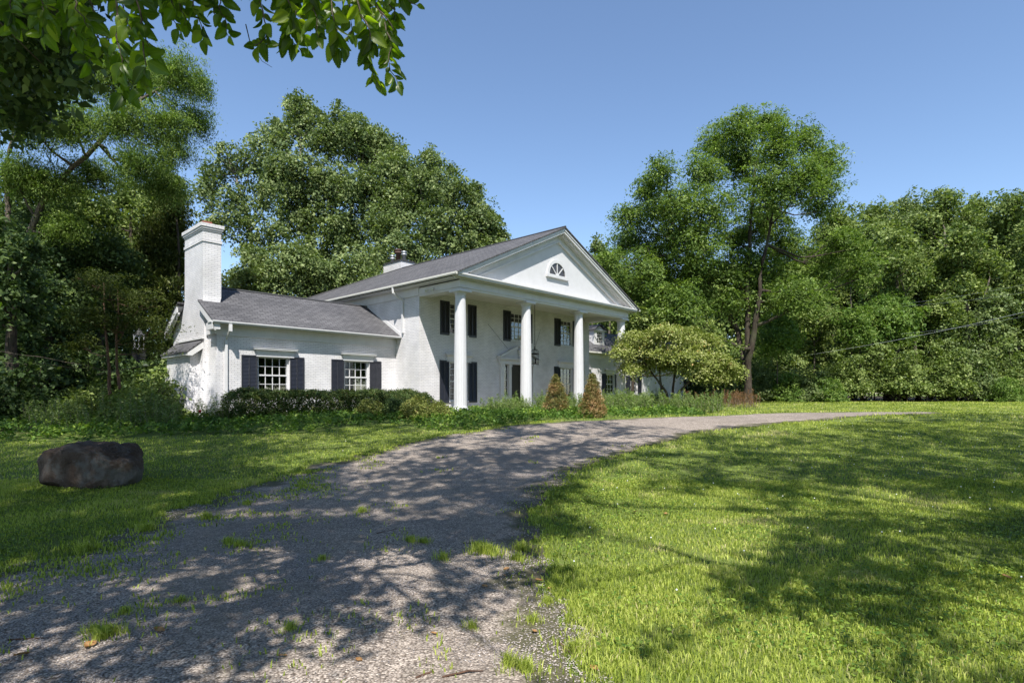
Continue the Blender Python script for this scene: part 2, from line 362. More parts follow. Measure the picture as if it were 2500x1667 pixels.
def axis(a, b, fine0, fine1, df, dc):
    l = [fine0]
    while l[-1] < fine1: l.append(l[-1]+df)
    st = dc
    while l[-1] < b: l.append(min(b, l[-1]+st)); st *= 1.25
    st = dc; k = [fine0]
    while k[-1] > a: k.append(max(a, k[-1]-st)); st *= 1.25
    return np.array(k[::-1][:-1]+l)
def grid(xs, ys):
    X, Y = np.meshgrid(xs, ys); n = len(xs); m = len(ys)
    i = np.arange(n-1)[None, :]+np.arange(m-1)[:, None]*n
    F = np.stack([i, i+1, i+n+1, i+n], -1).reshape(-1, 4)
    return X.ravel(), Y.ravel(), F
WOODR = [(12, 50), (30, 46.5), (60, 44), (90, 42), (90, 300), (12, 300)]
WOODL = [(-7.5, 20), (-9, 17), (-12.5, 15.5), (-16.5, 14.8), (-60, 14), (-90, 90), (0, 90), (2, 50), (-8, 40)]
gx, gy, gf = grid(axis(-500, 500, -30, 50, 0.5, 1), axis(-60, 700, -4, 56, 0.5, 1))
wf = (inside(gx, gy, WOODR) | inside(gx, gy, WOODL)).astype(float)
link('ground', qmesh('ground', np.stack([gx, gy, gz(gx, gy)], 1), gf, M['ground'], wf, True))['kind'] = 'structure'
dxs = axis(-12, 22, -8, 4, 0.07, 0.14); dys = axis(-2, 27, 1.5, 12, 0.07, 0.14)
dxs = np.unique(np.clip(dxs, -12, 22)); 
dx, dy, df_ = grid(np.arange(-12, 22, 0.11), np.arange(-2, 27, 0.11))
sd = drive_sd(dx, dy); keep = (sd[df_] > 0).all(1); df_ = df_[keep]
used = np.unique(df_); mp = -np.ones(len(dx), int); mp[used] = np.arange(len(used))
dz = gz(dx, dy)+0.007+0.012*(vnoise(dx, dy, 1.3)-0.5)*smooth(sd/0.5)+0.01*smooth(sd/0.4)
def drz(x, y, sd=None):
    sd = drive_sd(x, y) if sd is None else sd
    return np.where(sd > 0, gz(x, y)+0.007+0.012*(vnoise(x, y, 1.3)-0.5)*smooth(sd/0.5)+0.01*smooth(sd/0.4), gz(x, y))
link('driveway', qmesh('driveway', np.stack([dx, dy, dz], 1)[used], mp[df_], M['gravel'], (1-smooth(sd/0.9))[used], True))['kind'] = 'structure'
print('ground', time.time()-T0)

# ------------------------------------------------------------------ leaves
def unit(n):
    v = rng.normal(size=(n, 3)); return v/np.linalg.norm(v, axis=1, keepdims=True)
def leaf_mesh(name, C, Nrm, size, aspect, mat, tone, droop=0.0, D=None):
    """one folded four-corner leaf per centre"""
    n = len(C); size = np.broadcast_to(size, (n,))
    r = unit(n) if D is None else D
    if droop: r = r+np.array([0, 0, -droop])
    Nrm = Nrm/np.linalg.norm(Nrm, axis=1, keepdims=True)
    d = r-(r*Nrm).sum(1, keepdims=True)*Nrm; d /= (np.linalg.norm(d, axis=1, keepdims=True)+1e-9)
    s = np.cross(Nrm, d); L = size[:, None]
    f = Nrm*L*0.10
    V = np.stack([C-d*L*0.5, C+s*L*aspect*0.5-d*L*0.06+f, C+d*L*0.5, C-s*L*aspect*0.5-d*L*0.06+f], 1).reshape(-1, 3)
    F = np.arange(n*4).reshape(-1, 4)
    return qmesh(name, V, F, mat, np.repeat(np.clip(tone, 0, 1), 4))
def spray_cloud(cent, rad, k, flat=0.35, up=0.6, outw=None, ls=0.16, ls_var=0.35):
    """k leaves round each cluster centre, in tilted discs"""
    n = len(cent); rad = np.broadcast_to(rad, (n,))
    nrm = unit(n)*0.75+np.array([0, 0, up])
    if outw is not None: nrm = nrm+outw*0.5
    nrm /= np.linalg.norm(nrm, axis=1, keepdims=True)
    p = rng.normal(size=(n, k, 3))*0.55; q = (p*nrm[:, None]).sum(2, keepdims=True)
    p = p-q*nrm[:, None]*(1-flat); h = np.linalg.norm(p, axis=2, keepdims=True)
    p = p*rad[:, None, None]; C = (cent[:, None]+p); C[..., 2] -= (h[..., 0]**2)*rad[:, None]*0.22
    N = np.repeat(nrm[:, None], k, 1)+rng.normal(size=(n, k, 3))*0.55
    tc = rng.normal(0.5, 0.13, n)
    tone = np.repeat(tc[:, None], k, 1)+rng.normal(0, 0.16, (n, k))
    size = ls*(1+ls_var*rng.normal(size=(n, k))).clip(0.5, 1.8)
    return C.reshape(-1, 3), N.reshape(-1, 3), size.ravel(), tone.ravel()
def curve(a, b, n=7, sag=0.0, wob=0.06, up=0.0):
    a = np.asarray(a, float); b = np.asarray(b, float); L = np.linalg.norm(b-a); t = np.linspace(0, 1, n)[:, None]
    p = a+(b-a)*t; w = np.cumsum(rng.normal(size=(n, 3)), 0)*wob*L/math.sqrt(n)*0.5; w -= w[0]+(w[-1]-w[0])*t
    p = p+w; p[:, 2] += (np.sin(t[:, 0]*math.pi))*up*L; return p
def make_tree(name, label, base, trunk, lobes, leaf='wood', bark='bark', dens=1.0, ls=0.2, k=34, cr=0.55, group=None, cat='tree',
              r0=0.25, dead=0, aspect=0.6, up=0.6, flat=0.35, droop=0.3, limb_r=0.09, shell=0.55, parent_only=False, twigs=0.25, wr=0.012, multi=None):
    """base: ground point; trunk: list of points above it; lobes: [(centre, (rx, ry, rz))] of the crown"""
    base = np.array([base[0], base[1], gzf(base[0], base[1])]) if len(base) == 2 else np.array(base, float)
    ls *= 0.74; k = int(k*1.75); dens *= 1.12
    root = empty(name, base, label=label, cat=cat, group=group)
    tb = MB(); cl = []; cr_all = []
    stems = [trunk] if multi is None else multi
    tops = []
    for st in stems:
        pts = [base-np.array([0, 0, 0.3])]+[np.array(p, float) for p in st]
        full = []
        for a, b in zip(pts[:-1], pts[1:]):
            c = curve(a, b, 5, wob=0.05); full += list(c[:-1])
        full.append(pts[-1]); full = np.array(full); n = len(full)
        rr = r0*(1-0.75*np.linspace(0, 1, n)); rr[0] *= 1.5; rr[1] *= 1.15
        if multi is not None: rr = rr*0.7
        tb.tube(full-base, list(rr), 9); tops.append((full, rr))
    for (c, rad) in lobes:
        c = np.array(c, float); rad = np.array(rad, float)
        # nearest point of a stem, a little below the lobe
        best = None
        for full, rr in tops:
            d = np.linalg.norm((full-c)*np.array([1, 1, 1.0])+np.array([0, 0, rad[2]*1.2]), axis=1); i = int(d[2:].argmin())+2
            if best is None or d[i] < best[0]: best = (d[i], full[i], rr[i])
        m = c-np.array([0, 0, rad[2]*0.35]); cv = curve(best[1], m, 8, wob=0.10, up=-0.06)
        r1 = min(limb_r*(0.6+0.4*np.linalg.norm(rad)/3), best[2]*0.8)
        tb.tube(cv-base, list(np.linspace(r1, r1*0.35, 8)), 6)
        vol = rad.prod()**(2/3.0); n = max(5, int(7.0*vol*dens/(cr*cr)*1.5))
        u = unit(n); lump = 0.62+0.62*vnoise(np.arctan2(u[:, 1], u[:, 0])*2.2+c[0], u[:, 2]*3.5+c[2], 1.3)+0.25*(rng.random(n) < 0.06)
        rr_ = rng.random(n)**(shell)*lump
        pc = c+u*rad*rr_[:, None]
        cl.append(pc); cr_all.append(u)
        nb = int(n*twigs*0.22)
        for j in rng.choice(n, min(n, nb), replace=False):
            q = pc[j]; s0 = cv[rng.integers(4, 8)]
            tb.tube(curve(s0, q, 5, wob=0.14, up=0.04)-base, list(np.linspace(r1*0.36, wr, 5)), 4)
        for _ in range(dead):
            q = c+unit(1)[0]*rad*0.9; q[2] = c[2]-abs(q[2]-c[2])*0.8
            tb.tube(curve(cv[5], q, 6, wob=0.25)-base, list(np.linspace(0.03, 0.01, 6)), 4)
    tr = link('trunk', tb.mesh('trunk', M[bark], True), root)
    cl = np.concatenate(cl)-base; ow = np.concatenate(cr_all)
    C, N, sz, tn = spray_cloud(cl, cr*rng.uniform(0.7, 1.35, len(cl)), k, flat, up, ow, ls)
    cr_o = link('crown', leaf_mesh('crown', C, N, sz, aspect, M[leaf], tn, droop), root)
    return root
NL = [0]
def lobes_px(L, Y, dy=None, ryf=0.9, j=1.5):
    """lobes given as (px, py, rx, ry) in photo pixels (small overview), put at distance Y; a second row behind gives depth"""
    out = []
    for l in L:
        x, y, rx, ry = [v*1.063 for v in l[:4]]; off = l[4] if len(l) > 4 else rng.uniform(-j, j)
        c = P(x, y, Y+off); a = rx*1.12/FPX*Y; b = ry*1.12/FPX*Y
        out.append((c, (a, max(0.7, (a+b)/2*ryf), b)))
    return out

# ------------------------------------------------------------------ the house
HO = np.array([-4.03, 24.4, 0.75])
house = empty('colonial_house', HO, R(47), label='large white painted brick house with four-column pedimented portico and two side wings', cat='house')
def hp(x, y, z):
    c, s = math.cos(R(47)), math.sin(R(47)); return np.array([HO[0]+c*x-s*y, HO[1]+s*x+c*y, HO[2]+z])
def wall_holes(x0, x1, z0, z1, holes, y0, y1):
    mb = MB(); xs = sorted({x0, x1, *[h[0] for h in holes], *[h[1] for h in holes]}); zs = sorted({z0, z1, *[h[2] for h in holes], *[h[3] for h in holes]})
    for i in range(len(xs)-1):
        zr = None
        for j in range(len(zs)-1):
            cx = (xs[i]+xs[i+1])/2; cz = (zs[j]+zs[j+1])/2
            hole = any(h[0] < cx < h[1] and h[2] < cz < h[3] for h in holes)
            if not hole:
                if zr is None: zr = [zs[j], zs[j+1]]
                else: zr[1] = zs[j+1]
            if hole or j == len(zs)-2:
                if zr: mb.box(xs[i], xs[i+1], y0, y1, zr[0], zr[1]); zr = None
    return mb
def shutter(x0, x1, z0, z1, y, slats=None):
    mb = MB(); fw = 0.045; t = 0.035
    mb.box(x0, x0+fw, y-t, y, z0, z1); mb.box(x1-fw, x1, y-t, y, z0, z1); xm = (x0+x1)/2
    mb.box(xm-0.02, xm+0.02, y-t, y, z0+fw, z1-fw)
    mb.box(x0+fw, x1-fw, y-t, y, z1-0.07, z1); mb.box(x0+fw, x1-fw, y-t, y, z0, z0+0.09)
    for a, b in ((x0+fw, xm-0.02), (xm+0.02, x1-fw)):
        n = int((z1-z0-0.16)/0.05); dz = (z1-z0-0.16)/n
        for i in range(n):
            z = z0+0.09+i*dz
            mb.prism([(a, y-0.030, z), (a, y-0.006, z+dz*0.95), (a, y-0.001, z+dz*0.95), (a, y-0.022, z)], (b-a, 0, 0))
    mb.box(x0+fw, x1-fw, y-0.004, y-0.001, z0+0.09, z1-0.07)
    return mb.build('shutter', M['shutter'], house)
def window(x0, x1, z0, z1, y, cols, rows, hardware=True, curtain='curtain', rec=0.09, sill=True):
    """double-hung window set back in its opening: frame, glass pane, muntins, sill, curtain"""
    f = MB(); fw = 0.06; ya, yb = y+rec-0.05, y+rec+0.06
    f.box(x0, x0+fw, ya, yb, z0, z1); f.box(x1-fw, x1, ya, yb, z0, z1); f.box(x0+fw, x1-fw, ya, yb, z1-fw, z1); f.box(x0+fw, x1-fw, ya, yb, z0, z0+fw)
    zm = (z0+z1)/2; f.box(x0+fw, x1-fw, y+rec-0.03, y+rec+0.04, zm-0.028, zm+0.028)
    fo = f.build('window', M['trim'], house)
    g = MB(); g.box(x0+fw, x1-fw, y+rec+0.012, y+rec+0.016, z0+fw, zm-0.028); g.box(x0+fw, x1-fw, y+rec+0.026, y+rec+0.030, zm+0.028, z1-fw)
    g.build('pane', M['glass'], fo)
    m = MB(); a, b = x0+fw, x1-fw; t = 0.011
    for (za, zb, yo) in ((z0+fw, zm-0.028, 0.0), (zm+0.028, z1-fw, 0.014)):
        for i in range(1, cols):
            x = a+(b-a)*i/cols; m.box(x-t, x+t, y+rec-0.012+yo, y+rec+0.012+yo, za, zb)
        for i in range(1, rows):
            z = za+(zb-za)*i/rows
            for c in range(cols):
                xa = a+(b-a)*c/cols+(t if c else 0); xb = a+(b-a)*(c+1)/cols-(t if c < cols-1 else 0)
                m.box(xa, xb, y+rec-0.010+yo, y+rec+0.010+yo, z-t, z+t)
    m.build('muntins', M['trim'], fo)
    if sill:
        s = MB(); s.box(x0-0.05, x1+0.05, y-0.05, y+rec+0.0, z0-0.06, z0-0.002); s.build('sill', M['trim'], fo)
    if curtain == 'curtain':
        c = MB(); n = 26
        for (ca, cb) in ((x0+0.04, x0+(x1-x0)*0.40), (x1-(x1-x0)*0.40, x1-0.04)):
            pts = [(ca+(cb-ca)*i/n, y+rec+0.22+0.03*math.sin(i*1.3), 0) for i in range(n+1)]
            for i in range(n): c.poly([(pts[i][0], pts[i][1], z0), (pts[i+1][0], pts[i+1][1], z0), (pts[i+1][0], pts[i+1][1], z1), (pts[i][0], pts[i][1], z1)])
        c.build('curtain', M['curtain'], fo, normals=False)
    elif curtain == 'blind':
        c = MB(); c.box(x0+0.04, x0+(x1-x0)*0.42, y+rec+0.2, y+rec+0.21, z0, z1); c.build('blind', M['blind'], fo)
    return fo
def header(x0, x1, z0, z1, y, parent=None):
    """flared wooden window head with a projecting shelf"""
    h = MB(); t = 0.07
    h.prism([(x0+0.13, y-0.04, z0), (x1-0.13, y-0.04, z0), (x1-0.04, y-0.10, z1-t), (x0+0.04, y-0.10, z1-t)], (0, 0, 0.0001))
    h = MB()
    pts_f = [(x0+0.12, y-0.035, z0), (x1-0.12, y-0.035, z0), (x1-0.10, y-0.06, z1-t-0.05), (x1-0.04, y-0.11, z1-t), (x0+0.04, y-0.11, z1-t), (x0+0.10, y-0.06, z1-t-0.05)]
    h.poly([pts_f[0], pts_f[1], pts_f[2], pts_f[5]]); h.poly([pts_f[5], pts_f[2], pts_f[3], pts_f[4]])
    h.poly([pts_f[0], pts_f[5], (x0+0.10, y, z1-t-0.05), (x0+0.12, y, z0)]); h.poly([pts_f[5], pts_f[4], (x0+0.04, y, z1-t), (x0+0.10, y, z1-t-0.05)])
    h.poly([pts_f[2], pts_f[1], (x1-0.12, y, z0), (x1-0.10, y, z1-t-0.05)]); h.poly([pts_f[3], pts_f[2], (x1-0.10, y, z1-t-0.05), (x1-0.04, y, z1-t)])
    h.poly([pts_f[1], pts_f[0], (x0+0.12, y, z0), (x1-0.12, y, z0)])
    h.box(x0+0.10, x1-0.10, y-0.055, y-0.001, z0-0.035, z0-0.001)
    h.box(x0, x1, y-0.16, y-0.001, z1-t+0.002, z1-0.02); h.box(x0-0.015, x1+0.015, y-0.175, y-0.001, z1-0.019, z1)
    return h.build('window_head', M['trim'], house)

# main block walls
UPW = [(1.73, 2.83), (5.82, 6.90), (9.93, 11.03)]
LOW = [(1.73, 2.83), (9.93, 11.03)]
holes = [(a, b, 3.56, 5.0) for a, b in UPW]+[(a, b, 0.5, 2.30) for a, b in LOW]+[(5.2, 7.5, 0.12, 2.32)]
wall_holes(0, 12.7, -0.4, 5.35, holes, 0, 0.25).build('wall', M['brick_f'], house)
s = MB(); s.box(0, 0.25, 0.25, 16.5, -0.4, 5.35); s.box(12.45, 12.7, 0.25, 16.5, -0.4, 5.35); s.build('wall', M['brick_s'], house)
s = MB(); s.box(0.25, 12.45, 16.25, 16.5, -0.4, 5.35); s.build('wall', M['brick_f'], house)
s = MB(); s.box(0.25, 12.45, 0.9, 1.0, -0.3, 5.3); s.box(0.25, 12.45, 0.25, 0.9, -0.3, 0.05); s.box(0.25, 12.45, 0.25, 0.9, 2.75, 3.0); s.build('dark_backing', M['dark'], house)  # near-black panels behind the windows, the rooms' darkness given by colour
for a, b in UPW:
    window(a, b, 3.56, 5.0, 0, 3, 3); shutter(a-0.57, a-0.02, 3.50, 5.04, -0.002); shutter(b+0.02, b+0.57, 3.50, 5.04, -0.002)
for a, b in LOW:
    window(a, b, 0.5, 2.30, 0, 3, 3); shutter(a-0.60, a-0.05, 0.42, 2.35, -0.002); shutter(b+0.05, b+0.60, 0.42, 2.35, -0.002)
    header(a-0.30, b+0.30, 2.33, 2.66, 0)
    s = MB(); s.box(a-0.05, a+0.0, -0.02, 0.0, 0.5, 2.32); s.build('jamb', M['trim'], house)
# doorway
dw = MB()
for x0, x1 in ((5.0, 5.24), (5.60, 5.78), (6.92, 7.10), (7.46, 7.70)):
    dw.box(x0, x1, -0.10, 0.06, 0.12, 2.32); dw.box(x0-0.02, x1+0.02, -0.13, -0.1, 0.12, 0.30); dw.box(x0-0.02, x1+0.02, -0.13, -0.1, 2.20, 2.32)
dw.box(5.24, 5.60, -0.02, 0.06, 0.12, 0.75); dw.box(7.10, 7.46, -0.02, 0.06, 0.12, 0.75)
dw.box(4.92, 7.78, -0.14, 0.06, 2.321, 2.50); dw.box(4.86, 7.84, -0.18, 0.0, 2.501, 2.55); dw.box(4.80, 7.90, -0.25, 0.0, 2.551, 2.62)
dr = dw.build('doorway', M['trim'], house)
pd = MB()
for sgn in (1, -1):
    xc = 6.35; e = 1.56*sgn
    pts = [(xc+e, -0.25, 2.621), (xc+e, -0.25, 2.70), (xc+0.22*sgn, -0.25, 3.27), (xc+0.22*sgn, -0.25, 3.13)]
    if sgn < 0: pts = pts[::-1]
    pd.prism(pts, (0, 0.24, 0))
pd.prism([(4.95, -0.08, 2.622), (7.75, -0.08, 2.622), (6.6, -0.08, 3.1), (6.1, -0.08, 3.1)], (0, 0.07, 0))
pd.lathe(6.35, -0.13, [(0.05, 2.623), (0.10, 2.66), (0.05, 2.76), (0.10, 2.9), (0.13, 3.02), (0.10, 3.12), (0.04, 3.2), (0.06, 3.26), (0.02, 3.34)], 14)
pd.build('door_pediment', M['trim'], dr)
do = MB(); do.box(5.78, 6.92, 0.02, 0.07, 0.13, 2.30)
for cx in (6.05, 6.65):
    for za, zb in ((0.3, 0.95), (1.1, 1.85), (1.97, 2.2)):
        do.box(cx-0.22, cx+0.22, 0.004, 0.019, za, zb); do.box(cx-0.16, cx+0.16, -0.006, 0.003, za+0.06, zb-0.06)
dd = do.build('door', M['door'], house)
k = MB(); k.lathe(6.84, -0.03, [(0.01, 1.05), (0.035, 1.07), (0.035, 1.12), (0.01, 1.14)], 10); k.build('handle', M['steel'], dd)
for x0, x1 in ((5.24, 5.60), (7.10, 7.46)):
    g = MB(); g.box(x0+0.04, x1-0.04, 0.02, 0.025, 0.79, 2.28); sg = g.build('sidelight', M['glass'], house)
    m = MB(); m.box(x0, x0+0.04, 0.0, 0.04, 0.75, 2.32); m.box(x1-0.04, x1, 0.0, 0.04, 0.75, 2.32)
    for i in range(5):
        z = 0.751+i*(1.53/4); m.box(x0+0.04, x1-0.04, 0.004, 0.038, z, z+0.03)
    m.build('muntins', M['trim'], sg)
# porch floor, columns, entablature
s = MB(); s.box(-0.45, 13.15, -2.95, -0.002, -0.4, 0.10); s.box(4.6, 8.1, -3.35, -2.951, -0.4, -0.03); s.build('porch_floor', M['stone'], house)
for cx in (0.24, 4.28, 8.36, 12.40):
    c = MB(); prof = [(0.265-0.055*(t/12)**1.6, 0.32+t/12*4.52) for t in range(13)]
    c.lathe(cx, -2.4, prof, 40, 0.045); co = c.build('column', M['trim2'], house)
    b = MB(); b.box(cx-0.35, cx+0.35, -2.75, -2.05, 0.101, 0.18); b.lathe(cx, -2.4, [(0.34, 0.181), (0.345, 0.22), (0.30, 0.26), (0.285, 0.32)], 28); b.build('base', M['trim2'], co)
    b = MB(); b.lathe(cx, -2.4, [(0.212, 4.841), (0.235, 4.86), (0.225, 4.88), (0.24, 4.92), (0.30, 4.965)], 28); b.box(cx-0.33, cx+0.33, -2.73, -2.07, 4.966, 5.05); b.build('capital', M['trim2'], co)
e = MB()
def ring(y0, z0, z1, ex):                           # a course round the portico's three sides
    e.box(-0.02-ex, 12.72+ex, -2.66-ex, -2.16, z0, z1)
    e.box(-0.02-ex, 0.46, -2.159, -0.002, z0, z1); e.box(12.24, 12.72+ex, -2.159, -0.002, z0, z1)
ring(0, 5.052, 5.13, 0.0); ring(0, 5.131, 5.17, 0.045); ring(0, 5.171, 5.42, 0.012)
e.build('entablature', M['trim'], house)
c = MB(); c.box(-0.42, 13.12, -3.02, -2.66, 5.487, 5.56); c.box(-0.46, 13.16, -3.06, -2.66, 5.561, 5.62)
c.box(-0.44, -0.033, -2.659, 16.95, 5.46, 5.50); c.box(12.733, 13.14, -2.659, 16.95, 5.46, 5.50)
c.box(-0.033, 12.733, -2.70, -2.661, 5.421, 5.486)
n = 120
for i in range(n):
    x = -0.38+13.46*i/(n-1); c.box(x-0.03, x+0.03, -2.82, -2.701, 5.43, 5.486)
c.box(-0.05, -0.004, -0.001, 16.5, 5.10, 5.459); c.box(12.704, 12.75, -0.001, 16.5, 5.10, 5.459)
c.box(-0.44, 13.14, 16.5, 16.95, 5.40, 5.459)
c.build('cornice', M['trim'], house)
s = MB(); s.box(0.46, 12.24, -2.159, -0.002, 5.30, 5.33); s.build('portico_ceiling', M['cream'], house)
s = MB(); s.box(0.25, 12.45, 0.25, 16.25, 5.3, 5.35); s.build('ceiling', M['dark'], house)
# tympanum and raking cornice
sl_ = (8.76-5.60)/6.81
def rz(x): return 5.60+(x+0.46)*sl_
ty = MB(); ty.prism([(0.1, -2.60, 5.563), (12.6, -2.60, 5.563), (6.35, -2.60, rz(6.35)-0.30)], (0, 0.12, 0)); ty.build('tympanum', M['tymp'], house)
rk = MB()
def rake(y0, y1, o0, o1):                           # strip between two heights below the roof line, both slopes
    for sg in (1, -1):
        X = lambda x: 6.35+sg*(x-6.35)
        xa = -0.46
        lo0 = max(5.622, rz(xa)-o1)
        # clip the strip at the horizontal cornice
        xs = -0.46+max(0, (o1-(rz(xa)-5.622))/sl_); xt = -0.46+max(0, (o0-(rz(xa)-5.622))/sl_)
        pts = [(X(xt), y0, 5.622 if xt > -0.46 else rz(xt)-o0), (X(xs), y0, 5.622), (X(6.35), y0, rz(6.35)-o1), (X(6.35), y0, rz(6.35)-o0)]
        if sg < 0: pts = pts[::-1]
        rk.prism(pts, (0, y1-y0, 0))
rake(-3.07, -2.62, 0.0, 0.09); rake(-3.03, -2.62, 0.091, 0.20); rake(-2.76, -2.62, 0.201, 0.30); rake(-2.68, -2.605, 0.301, 0.52); rake(-2.715, -2.605, 0.521, 0.60)
for sg in (1, -1):
    for i in range(56):
        x = 0.35+5.9*i/55; X = 6.35+sg*(x-6.35); zz = rz(x)-0.205
        rk.prism([(X-0.028, -2.93, zz), (X+0.028, -2.93, zz+sg*0.056*sl_), (X+0.028, -2.93, zz+sg*0.056*sl_-0.07), (X-0.028, -2.93, zz-0.07)], (0, 0.165, 0))
rk.build('raking_cornice', M['trim'], house)
# fan window
fx, fz, fr = 6.31, 6.53, 0.62
f = MB(); n = 18
for i in range(n):
    a0 = math.pi*i/n; a1 = math.pi*(i+1)/n
    pts = [(fx+r*math.cos(a), -2.66, fz+r*math.sin(a)) for r, a in ((fr, a0), (fr+0.16, a0), (fr+0.16, a1), (fr, a1))]
    f.prism(pts, (0, 0.058, 0))
f.box(fx-fr-0.22, fx+fr+0.22, -2.72, -2.602, fz-0.13, fz-0.001)
fo = f.build('fan_window', M['tymp'], house)
g = MB(); g.prism([(fx+fr*math.cos(math.pi*i/n), -2.612, fz+fr*math.sin(math.pi*i/n)) for i in range(n+1)], (0, 0.009, 0)); g.build('pane', m_flat('dark_glass', (0.05, 0.045, 0.045), 0.15), fo)
m = MB()
for a in (45, 90, 135):
    d = np.array([math.cos(R(a)), math.sin(R(a))]); p = np.array([-d[1], d[0]])*0.025
    q = [d*0.1-p, d*fr-p, d*fr+p, d*0.1+p]; m.prism([(fx+v[0], -2.64, fz+v[1]) for v in q], (0, 0.024, 0))
m.prism([(fx+0.13*math.cos(math.pi*i/8), -2.645, fz+0.13*math.sin(math.pi*i/8)) for i in range(9)], (0, 0.03, 0))
m.box(fx-fr, fx+fr, -2.643, -2.615, fz, fz+0.04); m.build('muntins', M['tymp'], fo)
# main roof: gable to the front, hip to the back
YF, YR, YB, ZE, ZR = -3.12, 10.0, 16.95, 5.635, 8.83
def slab(pts, t=0.05): 
    mb.prism([(p[0], p[1], p[2]-t) for p in pts], (0, 0, t))
xl, xr, xm_ = -0.53, 13.23, 6.35
mb = MB(); slab([(xl, YF, ZE), (xm_, YF, ZR), (xm_, YR, ZR), (xl, YB, ZE)]); slab([(xr, YF, ZE), (xr, YB, ZE), (xm_, YR, ZR), (xm_, YF, ZR)])
roof = mb.build('roof', M['shingle_m'], house)
mb = MB(); slab([(xl, YB, ZE), (xm_, YR, ZR), (xr, YB, ZE)]); mb.build('roof', M['shingle_w'], house)
r = MB(); r.tube([(xm_, YF, ZR+0.01), (xm_, YR, ZR+0.01)], 0.05, 6); r.tube([(xm_, YR, ZR+0.01), (xl, YB, ZE+0.01)], 0.05, 6); r.build('ridge_cap', M['lead'], roof)
gt = MB()
for gx0, gx1 in ((-0.62, -0.531), (13.231, 13.32)):
    gt.prism([(gx0, -3.1, 5.61), (gx0, -3.1, 5.54), (gx0+0.03, -3.1, 5.505), (gx1, -3.1, 5.505), (gx1, -3.1, 5.61)], (0, 20.0, 0))
gt.build('gutter', M['cream'], house)
# pipes, vent and chimney on the main roof
def roofz(x): return ZE+(min(x, 12.7-x)-xl)*(ZR-ZE)/(xm_-xl)
def onroof(px, py):
    """point of the left slope seen at a pixel"""
    d = np.array([(px-CENX)/FPX, 1.0, (HORY-py)/FPX]); c, s_ = math.cos(R(47)), math.sin(R(47))
    lo, hi = 10, 80
    for _ in range(50):
        t = (lo+hi)/2; p = np.array([0, 0, EYE])+d*t-HO; x = c*p[0]+s_*p[1]; y = -s_*p[0]+c*p[1]
        if p[2] > roofz(x) or x < xl: lo = t
        else: hi = t
    return x, y, roofz(x)
for px, py, hgt in ((959.5, 682, 0.42), (1026, 675, 0.50)):
    x, y, z = onroof(px, py); v = MB(); v.lathe(x, y, [(0.10, z-0.1), (0.10, z+0.02), (0.06, z+0.03), (0.06, z+hgt)], 12); v.build('vent_pipe', M['lead'], house)
v = MB(); v.lathe(7.1, 6.9, [(0.18, 8.4), (0.18, 8.88), (0.27, 8.89), (0.27, 8.97), (0.22, 9.08), (0.1, 9.16), (0.02, 9.18)], 16); v.build('roof_vent', M['steel'], house, True)
ch = MB(); ch.box(6.62, 7.75, 10.5, 12.5, 7.6, 9.46); cho = ch.build('chimney', M['brick_s'], house)
s = MB(); s.box(6.57, 7.80, 10.45, 12.55, 9.461, 9.51); s.box(6.66, 7.71, 10.54, 12.46, 9.511, 9.575); s.build('cap', M['lead'], cho)
for (x, y, rr, hh, mt) in ((7.15, 10.9, 0.17, 0.36, 'steel'), (7.15, 11.55, 0.20, 0.60, 'steel'), (7.15, 12.2, 0.16, 0.30, 'steel')):
    s = MB(); z = 9.58; s.lathe(x, y, [(rr*0.8, z), (rr*0.8, z+hh), (rr*1.15, z+hh+0.01), (rr*1.15, z+hh+0.10), (rr*0.8, z+hh+0.11), (rr*0.8, z+hh+0.17), (rr*1.2, z+hh+0.18), (rr*1.2, z+hh+0.25), (rr*0.3, z+hh+0.30)], 14)
    s.build('flue', M['rust'] if rr > 0.18 else M[mt], cho, True)

# left wing
YW = 1.75
wh = [(-6.20, -4.98, 0.83, 2.25), (-2.60, -1.38, 0.83, 2.25)]
wall_holes(-7.65, -0.002, -0.4, 3.35, wh, YW, YW+0.25).build('wall', M['brick_f'], house)
for a, b, z0, z1 in wh:
    window(a, b, z0, z1, YW, 4, 2, curtain='blind' if a > -4 else None, rec=0.13)
    shutter(a-0.60, a-0.02, z0-0.04, z1+0.02, YW-0.002); shutter(b+0.02, b+0.60, z0-0.04, z1+0.02, YW-0.002)
    header(a-0.17, b+0.27, 2.27, 2.56, YW)
s = MB(); s.box(-7.3, -0.3, YW+1.3, YW+1.4, -0.3, 3.3); s.build('dark_backing', M['dark'], house)
s = MB(); s.box(-7.66, -0.003, YW-0.035, YW-0.002, 2.98, 3.34); s.box(-7.66, -0.003, YW-0.05, YW-0.002, 2.93, 2.979); s.box(-7.95, -0.003, YW-0.32, YW+0.0, 3.341, 3.37)
s.box(-7.72, -7.661, YW-0.035, 2.6, 2.98, 3.34); s.build('frieze_board', M['trim'], house)
